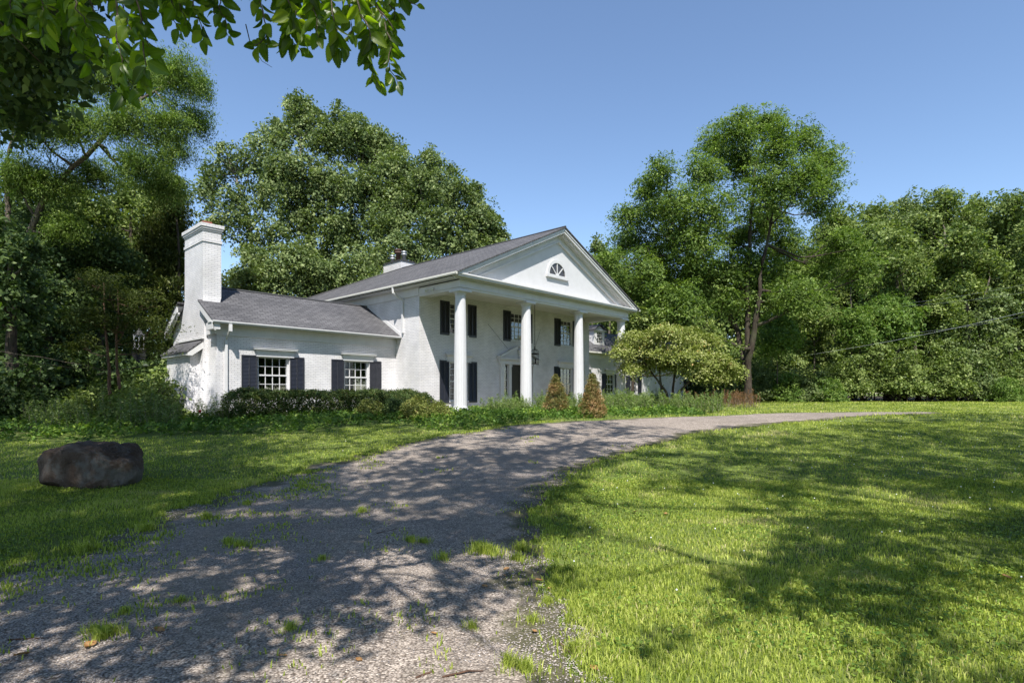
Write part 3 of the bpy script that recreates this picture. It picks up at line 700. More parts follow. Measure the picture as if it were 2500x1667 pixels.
# gable end with battered foot
def batter(z): return 0.32*max(0.0, (2.4-z)/2.8)**1.5
zs = [-0.4, 0.0, 0.4, 0.8, 1.2, 1.6, 2.0, 2.4, 2.9, 3.38]
gm = MB()
for z0, z1 in zip(zs[:-1], zs[1:]):
    a, b = -7.65-batter(z0), -7.65-batter(z1)
    gm.poly([(a, YW-batter(z0)*0.2, z0), (b, YW-batter(z1)*0.2, z1), (b, 6.55, z1), (a, 6.55, z0)])
    gm.poly([(a, YW-batter(z0)*0.2, z0), (-7.60, YW-0.003, z0), (-7.60, YW-0.003, z1), (b, YW-batter(z1)*0.2, z1)])
gm.poly([(-7.65, YW, 3.38), (-7.65, 4.1, 4.97), (-7.65, 6.55, 3.38)])
gm.box(-7.64, 0, 6.3, 6.55, -0.4, 3.38)
gm.build('wall', M['brick_s'], house, normals=False)
def brick_mass(prof, mat='brick_s'):
    """stack of (z, x0, x1, y0, y1) sections"""
    m = MB()
    for a, b in zip(prof[:-1], prof[1:]):
        A = [(a[1], a[3], a[0]), (a[2], a[3], a[0]), (a[2], a[4], a[0]), (a[1], a[4], a[0])]; B = [(b[1], b[3], b[0]), (b[2], b[3], b[0]), (b[2], b[4], b[0]), (b[1], b[4], b[0])]
        for i in range(4): j = (i+1) % 4; m.poly([A[i], A[j], B[j], B[i]])
    t = prof[-1]; m.poly([(t[1], t[3], t[0]), (t[2], t[3], t[0]), (t[2], t[4], t[0]), (t[1], t[4], t[0])]); return m
X0 = -7.76
m = brick_mass([(-0.4, X0-0.3, -7.5, 2.4, 5.75), (2.8, X0, -7.5, 2.62, 5.5), (4.45, X0, -7.12, 2.80, 4.80), (6.45, X0, -7.12, 2.80, 4.78)])
for z0, z1, q in ((6.45, 6.55, 0.03), (6.551, 6.85, 0.0), (6.851, 6.92, 0.025), (6.921, 7.0, 0.055), (7.001, 7.12, 0.085)):
    m.box(X0-q, -7.12+q, 2.8-q, 4.78+q, z0, z1)
lc = m.build('chimney', M['brick_s'], house)
s = MB(); s.box(-7.62, -7.3, 3.2, 3.75, 7.141, 7.32); s.box(-7.62, -7.3, 3.9, 4.4, 7.141, 7.26); s.build('flue', M['clay'], lc)
by = brick_mass([(-0.4, -8.55, -7.5, 2.75, 5.95), (0.6, -8.30, -7.5, 2.85, 5.75), (1.5, -8.18, -7.5, 2.88, 5.6), (2.38, -8.15, -7.5, 2.9, 5.55)]); by.prism([(-8.15, 2.9, 2.38), (-7.76, 2.9, 2.38), (-7.76, 2.9, 2.74)], (0, 2.65, 0))
by.build('chimney_bay', M['brick_s'], house)
mb = MB(); slab([(-7.757, 2.68, 2.84), (-8.32, 2.68, 2.38), (-8.32, 5.85, 2.38), (-7.757, 5.85, 2.84)], 0.06); br = mb.build('bay_roof', M['shingle_m'], house)
s = MB(); s.box(-7.83, -7.757, 2.66, 5.8, 2.845, 2.90); s.build('flashing', M['trim'], br)
s = MB(); s.prism([(-7.78, 2.69, 2.75), (-8.30, 2.69, 2.31), (-8.30, 2.69, 2.22), (-8.15, 2.69, 2.22), (-7.78, 2.69, 2.50)], (0, 0.2, 0)); s.box(-8.29, -8.16, 2.9, 5.8, 2.24, 2.31); s.build('fascia', M['trim'], br)
# wing roof, rake boards
WE, WR, YE, YM = 3.42, 5.02, 1.36, 4.1
def yedge(): return 2*YM-YE
mb = MB(); slab([(-7.70, YE, WE), (-0.003, YE, WE), (-0.003, YM, WR), (-7.70, YM, WR)]); slab([(-7.70, yedge(), WE), (-7.70, YM, WR), (-0.003, YM, WR), (-0.003, yedge(), WE)])
zc_ = WE+(2.86-YE)*(WR-WE)/(YM-YE)
slab([(-7.92, YE, WE), (-7.70, YE, WE), (-7.70, 2.86, zc_), (-7.92, 2.86, zc_)]); slab([(-7.92, yedge(), WE), (-7.92, 5.10, WR-0.58), (-7.70, 5.10, WR-0.58), (-7.70, yedge(), WE)])
wr = mb.build('roof', M['shingle_w'], house)
r = MB(); r.tube([(-7.1, YM, WR+0.01), (-0.003, YM, WR+0.01)], 0.05, 6); r.build('ridge_cap', M['lead'], wr)
ws = (WR-WE)/(YM-YE)
for sg in (1, -1):
    s = MB(); Yf = lambda y: YM+sg*(y-YM)
    for xa, xb, o0, o1 in ((-7.91, -7.86, 0.055, 0.30), (-7.859, -7.665, 0.055, 0.09), (-7.86, -7.80, 0.301, 0.36)):
        ye = 2.95
        pts = [(xa, Yf(YE), WE-o0), (xa, Yf(YE), WE-o1), (xa, Yf(ye), WE+(ye-YE)*ws-o1), (xa, Yf(ye), WE+(ye-YE)*ws-o0)]
        if sg < 0: pts = pts[::-1]
        s.prism(pts, (xb-xa, 0, 0))
    if sg > 0: s.box(-7.92, -7.66, YE, YW+0.25, 3.10, 3.34)
    s.build('rake_board', M['trim'], wr)
s = MB(); s.prism([(-7.93, YE-0.001, WE-0.02), (-7.93, YE-0.001, WE-0.11), (-7.93, YE-0.07, WE-0.11), (-7.93, YE-0.10, WE-0.06), (-7.93, YE-0.10, WE-0.02)], (7.92, 0, 0)); s.build('gutter', M['trim'], wr)
s = MB(); s.prism([(-0.02, YE, WE+0.005), (-0.02, YM, WR+0.005), (-0.02, YM, WR+0.16), (-0.02, YE, WE+0.16)], (0.017, 0, 0)); s.build('flashing', M['trim'], wr)
# downspouts
s = MB(); s.box(-7.40, -7.30, 1.25, 1.33, 3.05, 3.30); s.tube([(-7.35, 1.30, 3.10), (-7.35, 1.60, 2.88), (-7.35, 1.70, 2.80)], 0.045, 6); s.box(-7.395, -7.305, 1.665, 1.742, -0.1, 2.80); s.build('downspout', M['trim'], house)
s = MB(); s.tube([(-0.58, 1.15, 5.5), (-0.56, 1.15, 5.28), (-0.35, 1.15, 5.16), (-0.05, 1.15, 5.02)], 0.05, 6); s.box(-0.085, -0.002, 1.10, 1.20, 3.55, 5.05); s.build('downspout', M['trim'], house)
# flood light under the eave
s = MB(); s.box(-0.10, -0.052, -1.05, -0.95, 5.20, 5.30)
for d in (-0.13, 0.13): s.tube([(-0.10, -1.0, 5.25), (-0.20, -1.0+d, 5.20)], 0.02, 6); s.tube([(-0.20, -1.0+d, 5.21), (-0.30, -1.0+d*1.7, 5.16)], [0.03, 0.065], 10)
s.build('floodlight', M['cream'], house)

# right wing and garage
rwh = [(14.05, 15.15, 0.80, 2.15), (17.15, 18.25, 0.80, 2.15), (20.20, 21.3, 0.80, 2.05)]
wall_holes(12.702, 22.5, -0.4, 3.5, rwh, YW, YW+0.25).build('wall', M['brick_f'], house)
for a, b, z0, z1 in rwh:
    window(a, b, z0, z1, YW, 3, 2, rec=0.12); shutter(a-0.52, a-0.02, z0-0.02, z1+0.05, YW-0.002); shutter(b+0.02, b+0.52, z0-0.02, z1+0.05, YW-0.002)
    header(a-0.2, b+0.2, z1+0.06, z1+0.32, YW)
s = MB(); s.box(12.8, 32, YW+1.3, YW+1.4, -0.3, 3.4); s.build('dark_backing', M['dark'], house)
s = MB(); s.box(12.702, 31.7, YW-0.04, YW-0.002, 3.15, 3.5); s.box(12.702, 32.0, YW-0.35, YW, 3.501, 3.53); s.build('frieze_board', M['trim'], house)
gw = wall_holes(22.501, 31.7, -0.4, 3.5, [(29.2, 30.4, 0.7, 1.95)], YW, YW+0.2)
for i in range(46):
    x = 22.6+i*0.2
    if not 29.0 < x < 30.6: gw.box(x-0.018, x+0.018, YW-0.018, YW-0.001, -0.3, 3.14)
gw.box(31.5, 31.7, YW+0.2, 6.5, -0.4, 3.5); gw.build('wall', M['siding'], house)
window(29.2, 30.4, 0.7, 1.95, YW, 3, 2); shutter(28.6, 29.15, 0.7, 1.97, YW-0.02); shutter(30.45, 31.0, 0.7, 1.97, YW-0.02)
RE, RR, RYE = 3.58, 5.38, 1.34
mb = MB(); slab([(12.703, RYE, RE), (32.0, RYE, RE), (32.0, 4.1, RR), (12.703, 4.1, RR)]); slab([(12.703, 6.86, RE), (12.703, 4.1, RR), (32.0, 4.1, RR), (32.0, 6.86, RE)]); rr = mb.build('roof', M['shingle_w'], house)
s = MB(); s.box(12.703, 32.0, RYE-0.1, RYE-0.001, RE-0.11, RE-0.02); s.build('gutter', M['cream'], rr)
# dormers
def dormer(xc):
    yf = 2.25; w2 = 0.62; zb = RE+(yf-RYE)*(RR-RE)/(4.1-RYE)
    d = MB(); zt = 5.12
    d.box(xc-w2, xc-0.34, yf, yf+0.06, zb-0.2, zt); d.box(xc+0.34, xc+w2, yf, yf+0.06, zb-0.2, zt); d.box(xc-0.34, xc+0.34, yf, yf+0.06, zt-0.10, zt); d.box(xc-0.34, xc+0.34, yf, yf+0.06, zb-0.2, zb+0.12)
    for x in (xc-w2, xc+w2-0.06): d.box(x, x+0.06, yf+0.061, 4.3, zb-0.2, zt)
    d.box(xc-w2-0.1, xc+w2+0.1, yf-0.10, yf+0.3, zt+0.001, zt+0.07)
    d.prism([(xc-w2, yf, zt+0.071), (xc+w2, yf, zt+0.071), (xc, yf, zt+0.36)], (0, 0.05, 0))
    do_ = d.build('dormer', M['trim'], house)
    global mb
    mb = MB(); slab([(xc-w2-0.16, yf-0.16, zt+0.07), (xc, yf-0.16, zt+0.46), (xc, 4.3, zt+0.46), (xc-w2-0.16, 4.3, zt+0.07)], 0.04); slab([(xc+w2+0.16, yf-0.16, zt+0.07), (xc+w2+0.16, 4.3, zt+0.07), (xc, 4.3, zt+0.46), (xc, yf-0.16, zt+0.46)], 0.04)
    mb.build('dormer_roof', M['shingle_m'], do_)
    z0, z1 = zb+0.12, zt-0.10; g = MB(); g.box(xc-0.30, xc+0.30, yf+0.02, yf+0.025, z0, z1); g.build('pane', M['glass'], do_)
    m = MB(); m.box(xc-0.34, xc-0.30, yf-0.01, yf+0.04, z0, z1); m.box(xc+0.30, xc+0.34, yf-0.01, yf+0.04, z0, z1)
    for i in (1, 2): m.box(xc-0.30+0.2*i-0.011, xc-0.30+0.2*i+0.011, yf, yf+0.018, z0, z1)
    for i in (1, 2, 3):
        z = z0+(z1-z0)*i/4; h = 0.025 if i == 2 else 0.011
        for a in (-0.30, -0.089, 0.111): m.box(xc+a, xc+a+0.189, yf, yf+0.018, z-h, z+h)
    m.build('muntins', M['trim'], do_)
    b = MB(); b.box(xc-0.56, xc+0.56, yf+0.5, yf+0.55, zb, zt); b.build('dark_backing', M['dark'], do_)
dormer(17.1)
# hanging lantern with its chain and stay wires
lp = hp(6.30, -1.2, 0)
lan = empty('hanging_lantern', hp(6.30, -1.2, 5.30), R(47), label='black iron lantern hanging on a long chain in the portico', cat='lantern')
s = MB(); s.tube([(0, 0, 0), (0, 0, -2.10)], 0.012, 5)
for i in range(40): s.lathe(0, 0, [(0.014, -0.05*i-0.05), (0.02, -0.05*i-0.035), (0.014, -0.05*i-0.02)], 6)
s.build('chain', M['iron'], lan)
s = MB(); s.lathe(0, 0, [(0.01, -2.1), (0.05, -2.13), (0.02, -2.17), (0.04, -2.22), (0.015, -2.28)], 10)
for i in range(6):
    a = math.pi*i/3; ca, sa = math.cos(a), math.sin(a)
    s.tube([(0, 0, -2.24), (0.12*ca, 0.12*sa, -2.26), (0.2*ca, 0.2*sa, -2.36), (0.2*ca, 0.2*sa, -2.46)], 0.011, 5)
    s.tube([(0.2*ca, 0.2*sa, -2.46), (0.19*ca, 0.19*sa, -3.0), (0.21*ca, 0.21*sa, -3.05)], 0.012, 5)
for z in (-2.46, -2.50, -2.98):
    s.lathe(0, 0, [(0.20, z), (0.225, z+0.012), (0.20, z+0.024)], 6)
s.build('frame', M['iron'], lan)
s = MB()
for i in range(3):
    a = 2.1*i; s.tube([(0, 0, -2.95), (0.07*math.cos(a), 0.07*math.sin(a), -2.93), (0.07*math.cos(a), 0.07*math.sin(a), -2.72)], 0.013, 6)
s.tube([(0, 0, -2.3), (0, 0, -2.98)], 0.012, 6); s.build('candle_arms', M['iron'], lan)
st = MB(); c = hp(6.30, -1.2, 2.98)
for q in ((4.1, 0, 4.35), (8.0, 0, 4.35)): pass
def stay(x, z, x1, z1):
    a = hp(x, -0.02, z); b = hp(x1, -0.05, z1); o = MB(); o.tube([(0, 0, 0), b-a], 0.008, 4); e_ = o.build('stay_wire', M['iron']); e_.location = a; return e_
tag(stay(4.15, 4.25, 5.55, 3.1), 'thin stay wire slanting down the wall left of the lantern', 'wire'); tag(stay(8.15, 4.3, 7.55, 3.05), 'thin stay wire on the wall right of the lantern', 'wire')
print('house', time.time()-T0)
#VEG#
# ------------------------------------------------------------------ trees behind and beside the house
def tp(px, py, Y): return P(px*1.063, py*1.063, Y)
def T(name, label, Y, bx, trunk, lobes, **k):
    """tree whose base stands at overview pixel bx and distance Y; trunk and lobes in overview pixels"""
    b = P(bx*1.063, 960, Y); base = (b[0], Y); ryk = k.pop('ryk', 1.0); lobes = [(l[0], l[1], l[2], l[3]*ryk, *l[4:]) for l in lobes]
    multi = k.pop('multi_px', None)
    if multi: k['multi'] = [[tp(x, y, Y+d) for x, y, d in st] for st in multi]
    tr = [tp(t[0], t[1], Y+(t[2] if len(t) > 2 else 0)) for t in trunk]
    return make_tree(name, label, base, tr, lobes_px(lobes, Y, ryf=k.pop('ryf', 0.85), j=k.pop('j', 1.5)), **k)
BH = 'tall trees behind the house'
T('maple_tree', 'broad tall leafy maple rising highest behind the white house', 47, 745, [(742, 760), (735, 640), (720, 520), (700, 400)],
  [(690, 285, 38, 52), (640, 320, 30, 40), (745, 320, 42, 48), (790, 320, 40, 50), (850, 350, 50, 52), (905, 395, 48, 48), (660, 400, 60, 60), (750, 420, 75, 60), (840, 440, 75, 55), (690, 490, 70, 60), (790, 530, 85, 65), (720, 600, 75, 60), (620, 400, 26, 40), (900, 480, 55, 50), (664, 236, 9, 22), (684, 228, 9, 20), (706, 240, 9, 22), (734, 268, 8, 20), (772, 258, 9, 26), (800, 280, 9, 22), (840, 298, 10, 22), (880, 325, 10, 20), (915, 345, 12, 20), (636, 285, 9, 18), (880, 350, 45, 40), (925, 395, 45, 42), (860, 330, 36, 34), (945, 440, 40, 40), (815, 300, 36, 36)],
  leaf='maple', bark='bark2', ls=0.30, k=26, cr=0.62, dens=0.85, r0=0.45, group=BH, limb_r=0.16, multi_px=[[(742, 760, 0), (765, 640, 0), (800, 500, 0), (830, 400, 0)], [(742, 760, 0), (722, 600, 0), (700, 460, 0), (690, 310, 0)]])
T('maple_tree', 'dense round maple right of the tallest tree, its crown touching the main roof ridge', 44, 960, [(960, 760), (965, 640), (980, 500)],
  [(985, 395, 36, 45), (1030, 440, 50, 50), (950, 460, 55, 55), (890, 520, 50, 55), (1010, 520, 70, 60), (1080, 500, 45, 45), (940, 580, 75, 50), (1060, 570, 60, 45), (860, 600, 45, 40), (985, 355, 9, 22), (1005, 372, 9, 22), (1035, 385, 9, 22), (1060, 425, 12, 22), (1090, 440, 10, 18), (955, 400, 10, 20)],
  leaf='maple', bark='bark', ls=0.28, k=26, cr=0.6, dens=0.85, r0=0.35, group=BH, limb_r=0.13)
T('poplar_tree', 'slender light-crowned tree with sky gaps behind the wing chimney', 42, 590, [(590, 760), (585, 640), (570, 500), (540, 400)],
  [(530, 385, 32, 42), (490, 400, 25, 35), (575, 375, 25, 40), (600, 330, 20, 25), (475, 440, 32, 35), (540, 460, 42, 45), (610, 450, 30, 55), (500, 510, 42, 40), (570, 540, 40, 50), (630, 540, 30, 45), (502, 345, 8, 18), (520, 340, 8, 18), (545, 345, 9, 18), (578, 330, 9, 20), (604, 310, 10, 16), (478, 390, 9, 16)],
  leaf='maple', bark='bark2', ls=0.27, k=24, cr=0.55, dens=0.5, r0=0.3, group=BH, limb_r=0.1)
T('pine_tree', 'dark pointed conifer at the right end of the trees behind the roof', 46, 1110, [(1110, 700), (1105, 560), (1092, 450)],
  [(1090, 445, 12, 24), (1100, 485, 22, 24), (1125, 500, 20, 20), (1110, 525, 36, 22), (1140, 540, 28, 14), (1120, 565, 48, 24)],
  leaf='maple', bark='barkd', ls=0.26, k=26, cr=0.45, dens=1.5, r0=0.25, group=BH, up=1.0, limb_r=0.06)
T('understory_tree', 'low bright-edged bushy tree just above the ridge of the left wing', 37, 620, [(620, 760), (620, 700)],
  [(560, 650, 55, 40), (640, 640, 60, 45), (710, 650, 50, 40), (590, 600, 50, 35), (680, 590, 50, 35), (540, 690, 50, 35)],
  leaf='maple', ls=0.25, k=26, cr=0.55, dens=1.1, r0=0.18, group=BH)
T('understory_tree', 'bushy green tree between the wing ridge and the rear chimney', 38.5, 800, [(800, 760), (800, 690)],
  [(770, 640, 55, 45), (830, 620, 45, 40), (740, 690, 45, 30), (850, 650, 40, 30)],
  leaf='maple', ls=0.25, k=26, cr=0.55, dens=1.1, r0=0.18, group=BH)
T('spruce_tree', 'drooping-branched spruce standing against the left side of the chimney', 33, 415, [(415, 800), (412, 650), (405, 500)],
  [(405, 480, 28, 40), (400, 540, 36, 50), (405, 610, 40, 60), (385, 680, 45, 50), (350, 560, 30, 60)],
  leaf='yewleaf', ls=0.26, k=30, cr=0.5, dens=1.2, droop=1.6, aspect=0.3, r0=0.2, bark='barkd', limb_r=0.06)
# right of the house
T('slender_tree', 'small pale loose-crowned tree peeping over the right slope of the pediment', 58, 1400, [(1400, 750), (1398, 640), (1385, 570)],
  [(1372, 568, 20, 22), (1395, 600, 26, 28), (1420, 640, 30, 34), (1370, 620, 16, 20), (1425, 580, 14, 18)],
  leaf='maple', ls=0.3, k=20, cr=0.5, dens=0.9, r0=0.15)
T('honey_locust', 'very tall spreading locust tree standing alone beside the driveway right of the house', 38, 1718,
  [(1718, 880), (1716, 780), (1716, 660), (1718, 560), (1725, 420)],
  [(1700, 300, 45, 38), (1760, 285, 42, 36), (1640, 330, 42, 36), (1790, 340, 40, 40), (1700, 370, 60, 42), (1850, 320, 36, 34), (1890, 365, 48, 32), (1900, 420, 36, 30), (1840, 410, 55, 40), (1620, 400, 45, 38), (1760, 430, 60, 40),
   (1520, 390, 28, 30), (1490, 430, 34, 30), (1510, 480, 44, 36), (1450, 500, 40, 30), (1440, 550, 44, 30), (1550, 540, 55, 36), (1640, 480, 50, 36), (1880, 470, 35, 26),
   (1700, 540, 60, 34), (1800, 560, 60, 34), (1480, 620, 60, 38), (1580, 620, 65, 40), (1690, 620, 65, 40), (1800, 630, 65, 36), (1890, 600, 50, 34), (1450, 690, 55, 36), (1560, 700, 60, 40), (1840, 680, 60, 34), (1940, 560, 50, 34), (1980, 620, 45, 34), (1660, 690, 50, 34), (1560, 470, 45, 40), (1600, 560, 60, 45), (1760, 500, 60, 45), (1400, 600, 30, 26), (1740, 620, 60, 45), (1520, 660, 60, 45), (1640, 650, 60, 45), (1850, 640, 50, 40), (1420, 650, 40, 34), (1500, 580, 50, 40), (1750, 690, 55, 30)],
  leaf='locust', bark='barkd', ls=0.24, k=26, cr=0.55, dens=1.3, r0=0.40, limb_r=0.14, dead=1, aspect=0.38, droop=0.5, flat=0.25, up=1.0, j=3.5, ryk=1.25,
  multi_px=[[(1718, 880, 0), (1717, 780, 0), (1716, 660, 0), (1722, 540, 0), (1735, 380, 0)], [(1716, 850, 0), (1734, 750, -0.5), (1746, 640, -1), (1775, 480, -1)], [(1716, 850, 0), (1695, 760, 1), (1655, 680, 1), (1600, 560, 1)]])
T('dogwood_tree', 'low spreading dogwood with yellow-green leaves in front of the right end of the portico', 31, 1540,
  [(1540, 880), (1530, 840)],
  [(1470, 782, 54, 24), (1540, 764, 60, 20), (1605, 786, 58, 24), (1446, 815, 30, 16), (1550, 812, 75, 20), (1650, 828, 44, 20), (1490, 838, 50, 16), (1424, 806, 16, 12), (1682, 850, 22, 16), (1580, 846, 55, 15), (1640, 862, 40, 14), (1450, 845, 20, 10)],
  leaf='dogwood', bark='barkd', ls=0.17, k=34, cr=0.42, dens=1.35, r0=0.14, limb_r=0.06, up=1.3, flat=0.2, droop=1.0, aspect=0.5, j=0.9,
  multi_px=[[(1530, 900, 0), (1500, 860, 0), (1460, 810, 0)], [(1545, 900, 0), (1550, 850, 0), (1550, 800, 0)], [(1560, 900, 0), (1610, 850, 0), (1650, 820, 0)], [(1520, 900, 0), (1515, 850, 0), (1520, 800, 0)]])
T('magnolia_tree', 'dark broad-leaved small tree hiding the gap between portico and right wing', 36, 1450, [(1455, 860), (1450, 780)],
  [(1440, 730, 45, 32), (1500, 740, 50, 30), (1560, 745, 45, 25), (1620, 770, 40, 26), (1660, 810, 36, 26)],
  leaf='wood', ls=0.22, k=28, cr=0.45, dens=1.0, r0=0.12, bark='barkd')
T('small_tree', 'young light yellow-green tree at the foot of the wood right of the locust trunk', 44, 1785, [(1785, 860), (1785, 790)],
  [(1785, 740, 34, 28), (1800, 780, 40, 34), (1765, 790, 30, 30)], leaf='bright', ls=0.2, k=26, cr=0.45, dens=1.0, r0=0.08)
T('small_tree', 'bright lime-leaved small tree in the middle of the wood edge', 46, 1980, [(1975, 860), (1978, 780)],
  [(1960, 730, 40, 28), (2005, 720, 38, 28), (1975, 765, 46, 26), (2030, 700, 24, 18)], leaf='bright', ls=0.22, k=24, cr=0.48, dens=1.0, r0=0.08)
for (x, y, Y, lb) in ((1360, 730, 60, 'low tree behind the right end of the portico'), (1440, 690, 62, 'background tree left of the locust trunk, behind the dogwood'), (1530, 680, 60, 'background tree behind the dogwood crown'), (1620, 670, 62, 'background tree just left of the locust trunk'), (1690, 690, 58, 'low background tree behind the locust trunk'), (1770, 650, 60, 'background tree just right of the locust trunk'), (1850, 640, 58, 'background tree between the locust and the wood')):
    T('background_tree', lb, Y, x, [(x, 820), (x, 760), (x, y)], [(x, y, 50, 45), (x-35, y+50, 45, 42), (x+35, y+50, 45, 42), (x, y+105, 55, 42), (x-30, y+160, 50, 40), (x+30, y+160, 50, 40), (x, y+205, 55, 40)], leaf='wood', ls=0.4, k=22, cr=0.8, dens=0.9, r0=0.22, group='background trees behind the locust', twigs=0.05, j=2)
# the wood on the right: individual trees
W_ = [(1925, 480, 60, 62, 56, 'thin'), (2010, 470, 58, 64, 55, 'dense'), (2090, 455, 55, 66, 58, 'mid'), (2170, 445, 60, 66, 53, 'pale'), (2250, 455, 52, 62, 59, 'tall'), (2330, 450, 60, 66, 54, 'end'), (2060, 540, 60, 60, 49, 'front'), (2210, 540, 62, 62, 48.5, 'front2'), (2410, 480, 60, 60, 50, 'out'), (1850, 560, 40, 50, 60, 'far')]
lab = {'thin': 'thin airy tree at the left end of the right-hand wood', 'dense': 'dense rounded tree near the left of the right-hand wood, behind the lime-leaved one', 'mid': 'dark full tree in the middle of the right-hand wood skyline',
       'pale': 'paler tree with a leaning pale trunk in the right-hand wood', 'tall': 'feathery-topped tree, one of the highest in the right-hand wood', 'end': 'big tree near the right edge of the picture in the wood',
       'front': 'leafy tree at the front of the wood with a leaning grey trunk', 'front2': 'leafy light green tree at the front of the wood, right of the leaning trunks', 'out': 'tree cut by the right edge of the picture', 'far': 'distant tree seen between the locust crown and the wood'}
for (x, y, rx, ry, Y, kd) in W_:
    lean = rng.uniform(-30, 30)
    L = [(x, y+25, rx*0.75, ry*0.6), (x-rx*0.5, y+70, rx*0.7, ry*0.6), (x+rx*0.5, y+70, rx*0.7, ry*0.6), (x, y+125, rx*1.0, ry*0.7), (x-rx*0.5, y+190, rx*0.75, ry*0.6), (x+rx*0.45, y+190, rx*0.75, ry*0.6), (x, y+250, rx*0.8, ry*0.6), (x-rx*0.6, y+310, rx*0.6, ry*0.5), (x+rx*0.6, y+300, rx*0.6, ry*0.5)]
    if kd in ('front', 'front2'): L = [(x, y+15, rx*0.8, ry*0.5), (x-rx*0.5, y+60, rx*0.6, ry*0.5), (x+rx*0.5, y+60, rx*0.6, ry*0.5), (x, y+110, rx*0.8, ry*0.45)]
    T('woodland_tree', lab[kd], Y, x+lean, [(x+lean*0.7, 800), (x+lean*0.3, 690), (x, y+80)], L, leaf='wood' if kd not in ('mid', 'far') else 'maple', ls=0.33, k=22, cr=0.68, dens=0.95, r0=0.3, bark='bark', group='trees of the wood on the right', limb_r=0.12, j=3, twigs=0.12)
for (x, y, Y, rr) in ((1880, 640, 66, 'leftmost'), (1960, 600, 64, 'second'), (2050, 590, 66, 'third'), (2140, 580, 63, 'fourth'), (2230, 585, 66, 'fifth'), (2320, 580, 63, 'sixth'), (2410, 590, 65, 'last')):
    T('woodland_tree', 'dark tree in the back row of the right-hand wood, '+rr+' from the left', Y, x, [(x, 800), (x, 700), (x, y)], [(x, y, 60, 50), (x-40, y+60, 50, 45), (x+40, y+60, 50, 45), (x, y+115, 65, 45), (x-35, y+175, 50, 45), (x+35, y+175, 50, 45), (x, y+240, 60, 50)], leaf='maple', ls=0.45, k=22, cr=0.9, dens=0.9, r0=0.3, group='back row of the wood on the right', twigs=0.05, j=2)
for (x, top, Y, lean, rr, lb) in ((2110, 640, 47.5, -28, 0.22, 'pale bare trunk leaning left in the wood'), (2240, 640, 47.5, 22, 0.24, 'thick pale trunk leaning right against the dark of the wood'), (1957, 640, 47, -3, 0.15, 'thin upright trunk at the left of the wood')):
    T('woodland_tree', lb, Y, x, [(x+lean*0.3, 800), (x+lean*0.8, 700), (x+lean*1.5, top)], [(x+lean*1.5, top-40, 40, 30), (x+lean*1.2+30, top-10, 26, 22)], leaf='wood', bark='bark', ls=0.3, k=20, cr=0.6, dens=0.9, r0=rr*0.7, group='trees of the wood on the right')
for (x, y, Y, lf, lb) in ((1870, 700, 48, 'wood', 'small tree at the left end of the wood, above the shrubs'), (2060, 690, 47.5, 'bright', 'light small tree above the shrubs, right of the lime-leaved one'), (2160, 705, 48, 'wood', 'small tree above the shrubs between the two trunks'), (2290, 700, 47.5, 'maple', 'small dark tree above the shrubs right of the trunks'), (2360, 660, 48, 'wood', 'small tree above the shrubs at the right edge')):
    T('small_tree', lb, Y, x, [(x, 840), (x, y+30)], [(x, y, 34, 30), (x-26, y+36, 32, 28), (x+28, y+34, 32, 28), (x, y+70, 40, 28)], leaf=lf, ls=0.26, k=24, cr=0.5, dens=0.9, r0=0.1, group='small trees above the edge shrubs')
# shrubs along the edge of the wood: a few kinds, copied
def shrub_mesh(nm, leaf, rx, rz_, n, k, ls, cr, droop=0.3, open_base=0.0, bark='barkd', aspect=0.6, lab=None, cat='shrub', group=None, shell=0.35):
    root = empty(nm, (0, 0, 0), label=lab, cat=cat, group=group)
    u = unit(n); u[:, 2] = np.abs(u[:, 2])*1.0-open_base*0
    lump = 0.75+0.5*vnoise(np.arctan2(u[:, 1], u[:, 0])*2+rx, u[:, 2]*3, 1.0)
    r = rng.random(n)**shell*lump
    c = u*np.array([rx, rx, rz_])*r[:, None]; c[:, 2] = np.maximum(c[:, 2], open_base+rng.random(n)*0.25)
    tb = MB()
    for j in range(9):
        q = c[rng.integers(n)]; b = np.array([rng.normal()*0.15*rx, rng.normal()*0.15*rx, -0.1])
        tb.tube(curve(b, q, 6, wob=0.25), list(np.linspace(0.035*min(rx, 1.6), 0.008, 6)), 5)
    link('stems', tb.mesh('stems', M[bark], True), root)
    C, N, sz, tn = spray_cloud(c, cr*rng.uniform(0.7, 1.3, n), k, 0.35, 0.7, u, ls)
    C[:, 2] = np.maximum(C[:, 2], 0.02)
    link('foliage', leaf_mesh('foliage', C, N, sz, aspect, M[leaf], tn, droop), root)
    return root
ES = 'shrubs along the edge of the wood'
kinds = [shrub_mesh('understory_shrub', 'wood', 2.2, 5.0, 250, 50, 0.165, 0.5, lab='x', group=ES, open_base=1.2), shrub_mesh('understory_shrub', 'maple', 1.9, 3.9, 210, 48, 0.15, 0.45, lab='x', group=ES, open_base=0.5), shrub_mesh('understory_shrub', 'bright', 1.4, 2.1, 120, 46, 0.14, 0.4, lab='x', group=ES)]
def put(src, first, x, y, rz=None, sc=1.0, lab=None, group=None, sz=None):
    o = src if first else copy_tree(src)
    o.location = (x, y, gzf(x, y)-0.03); o.rotation_euler = (0, 0, rng.uniform(0, 6.28) if rz is None else rz); o.scale = (sc, sc, sz or sc)
    if lab: o['label'] = lab
    if group: o['group'] = group
    return o
used_ = [0, 0, 0]
def put_kind(i, *a, **k):
    r = put(kinds[i], used_[i] == 0, *a, **k); used_[i] += 1; return r
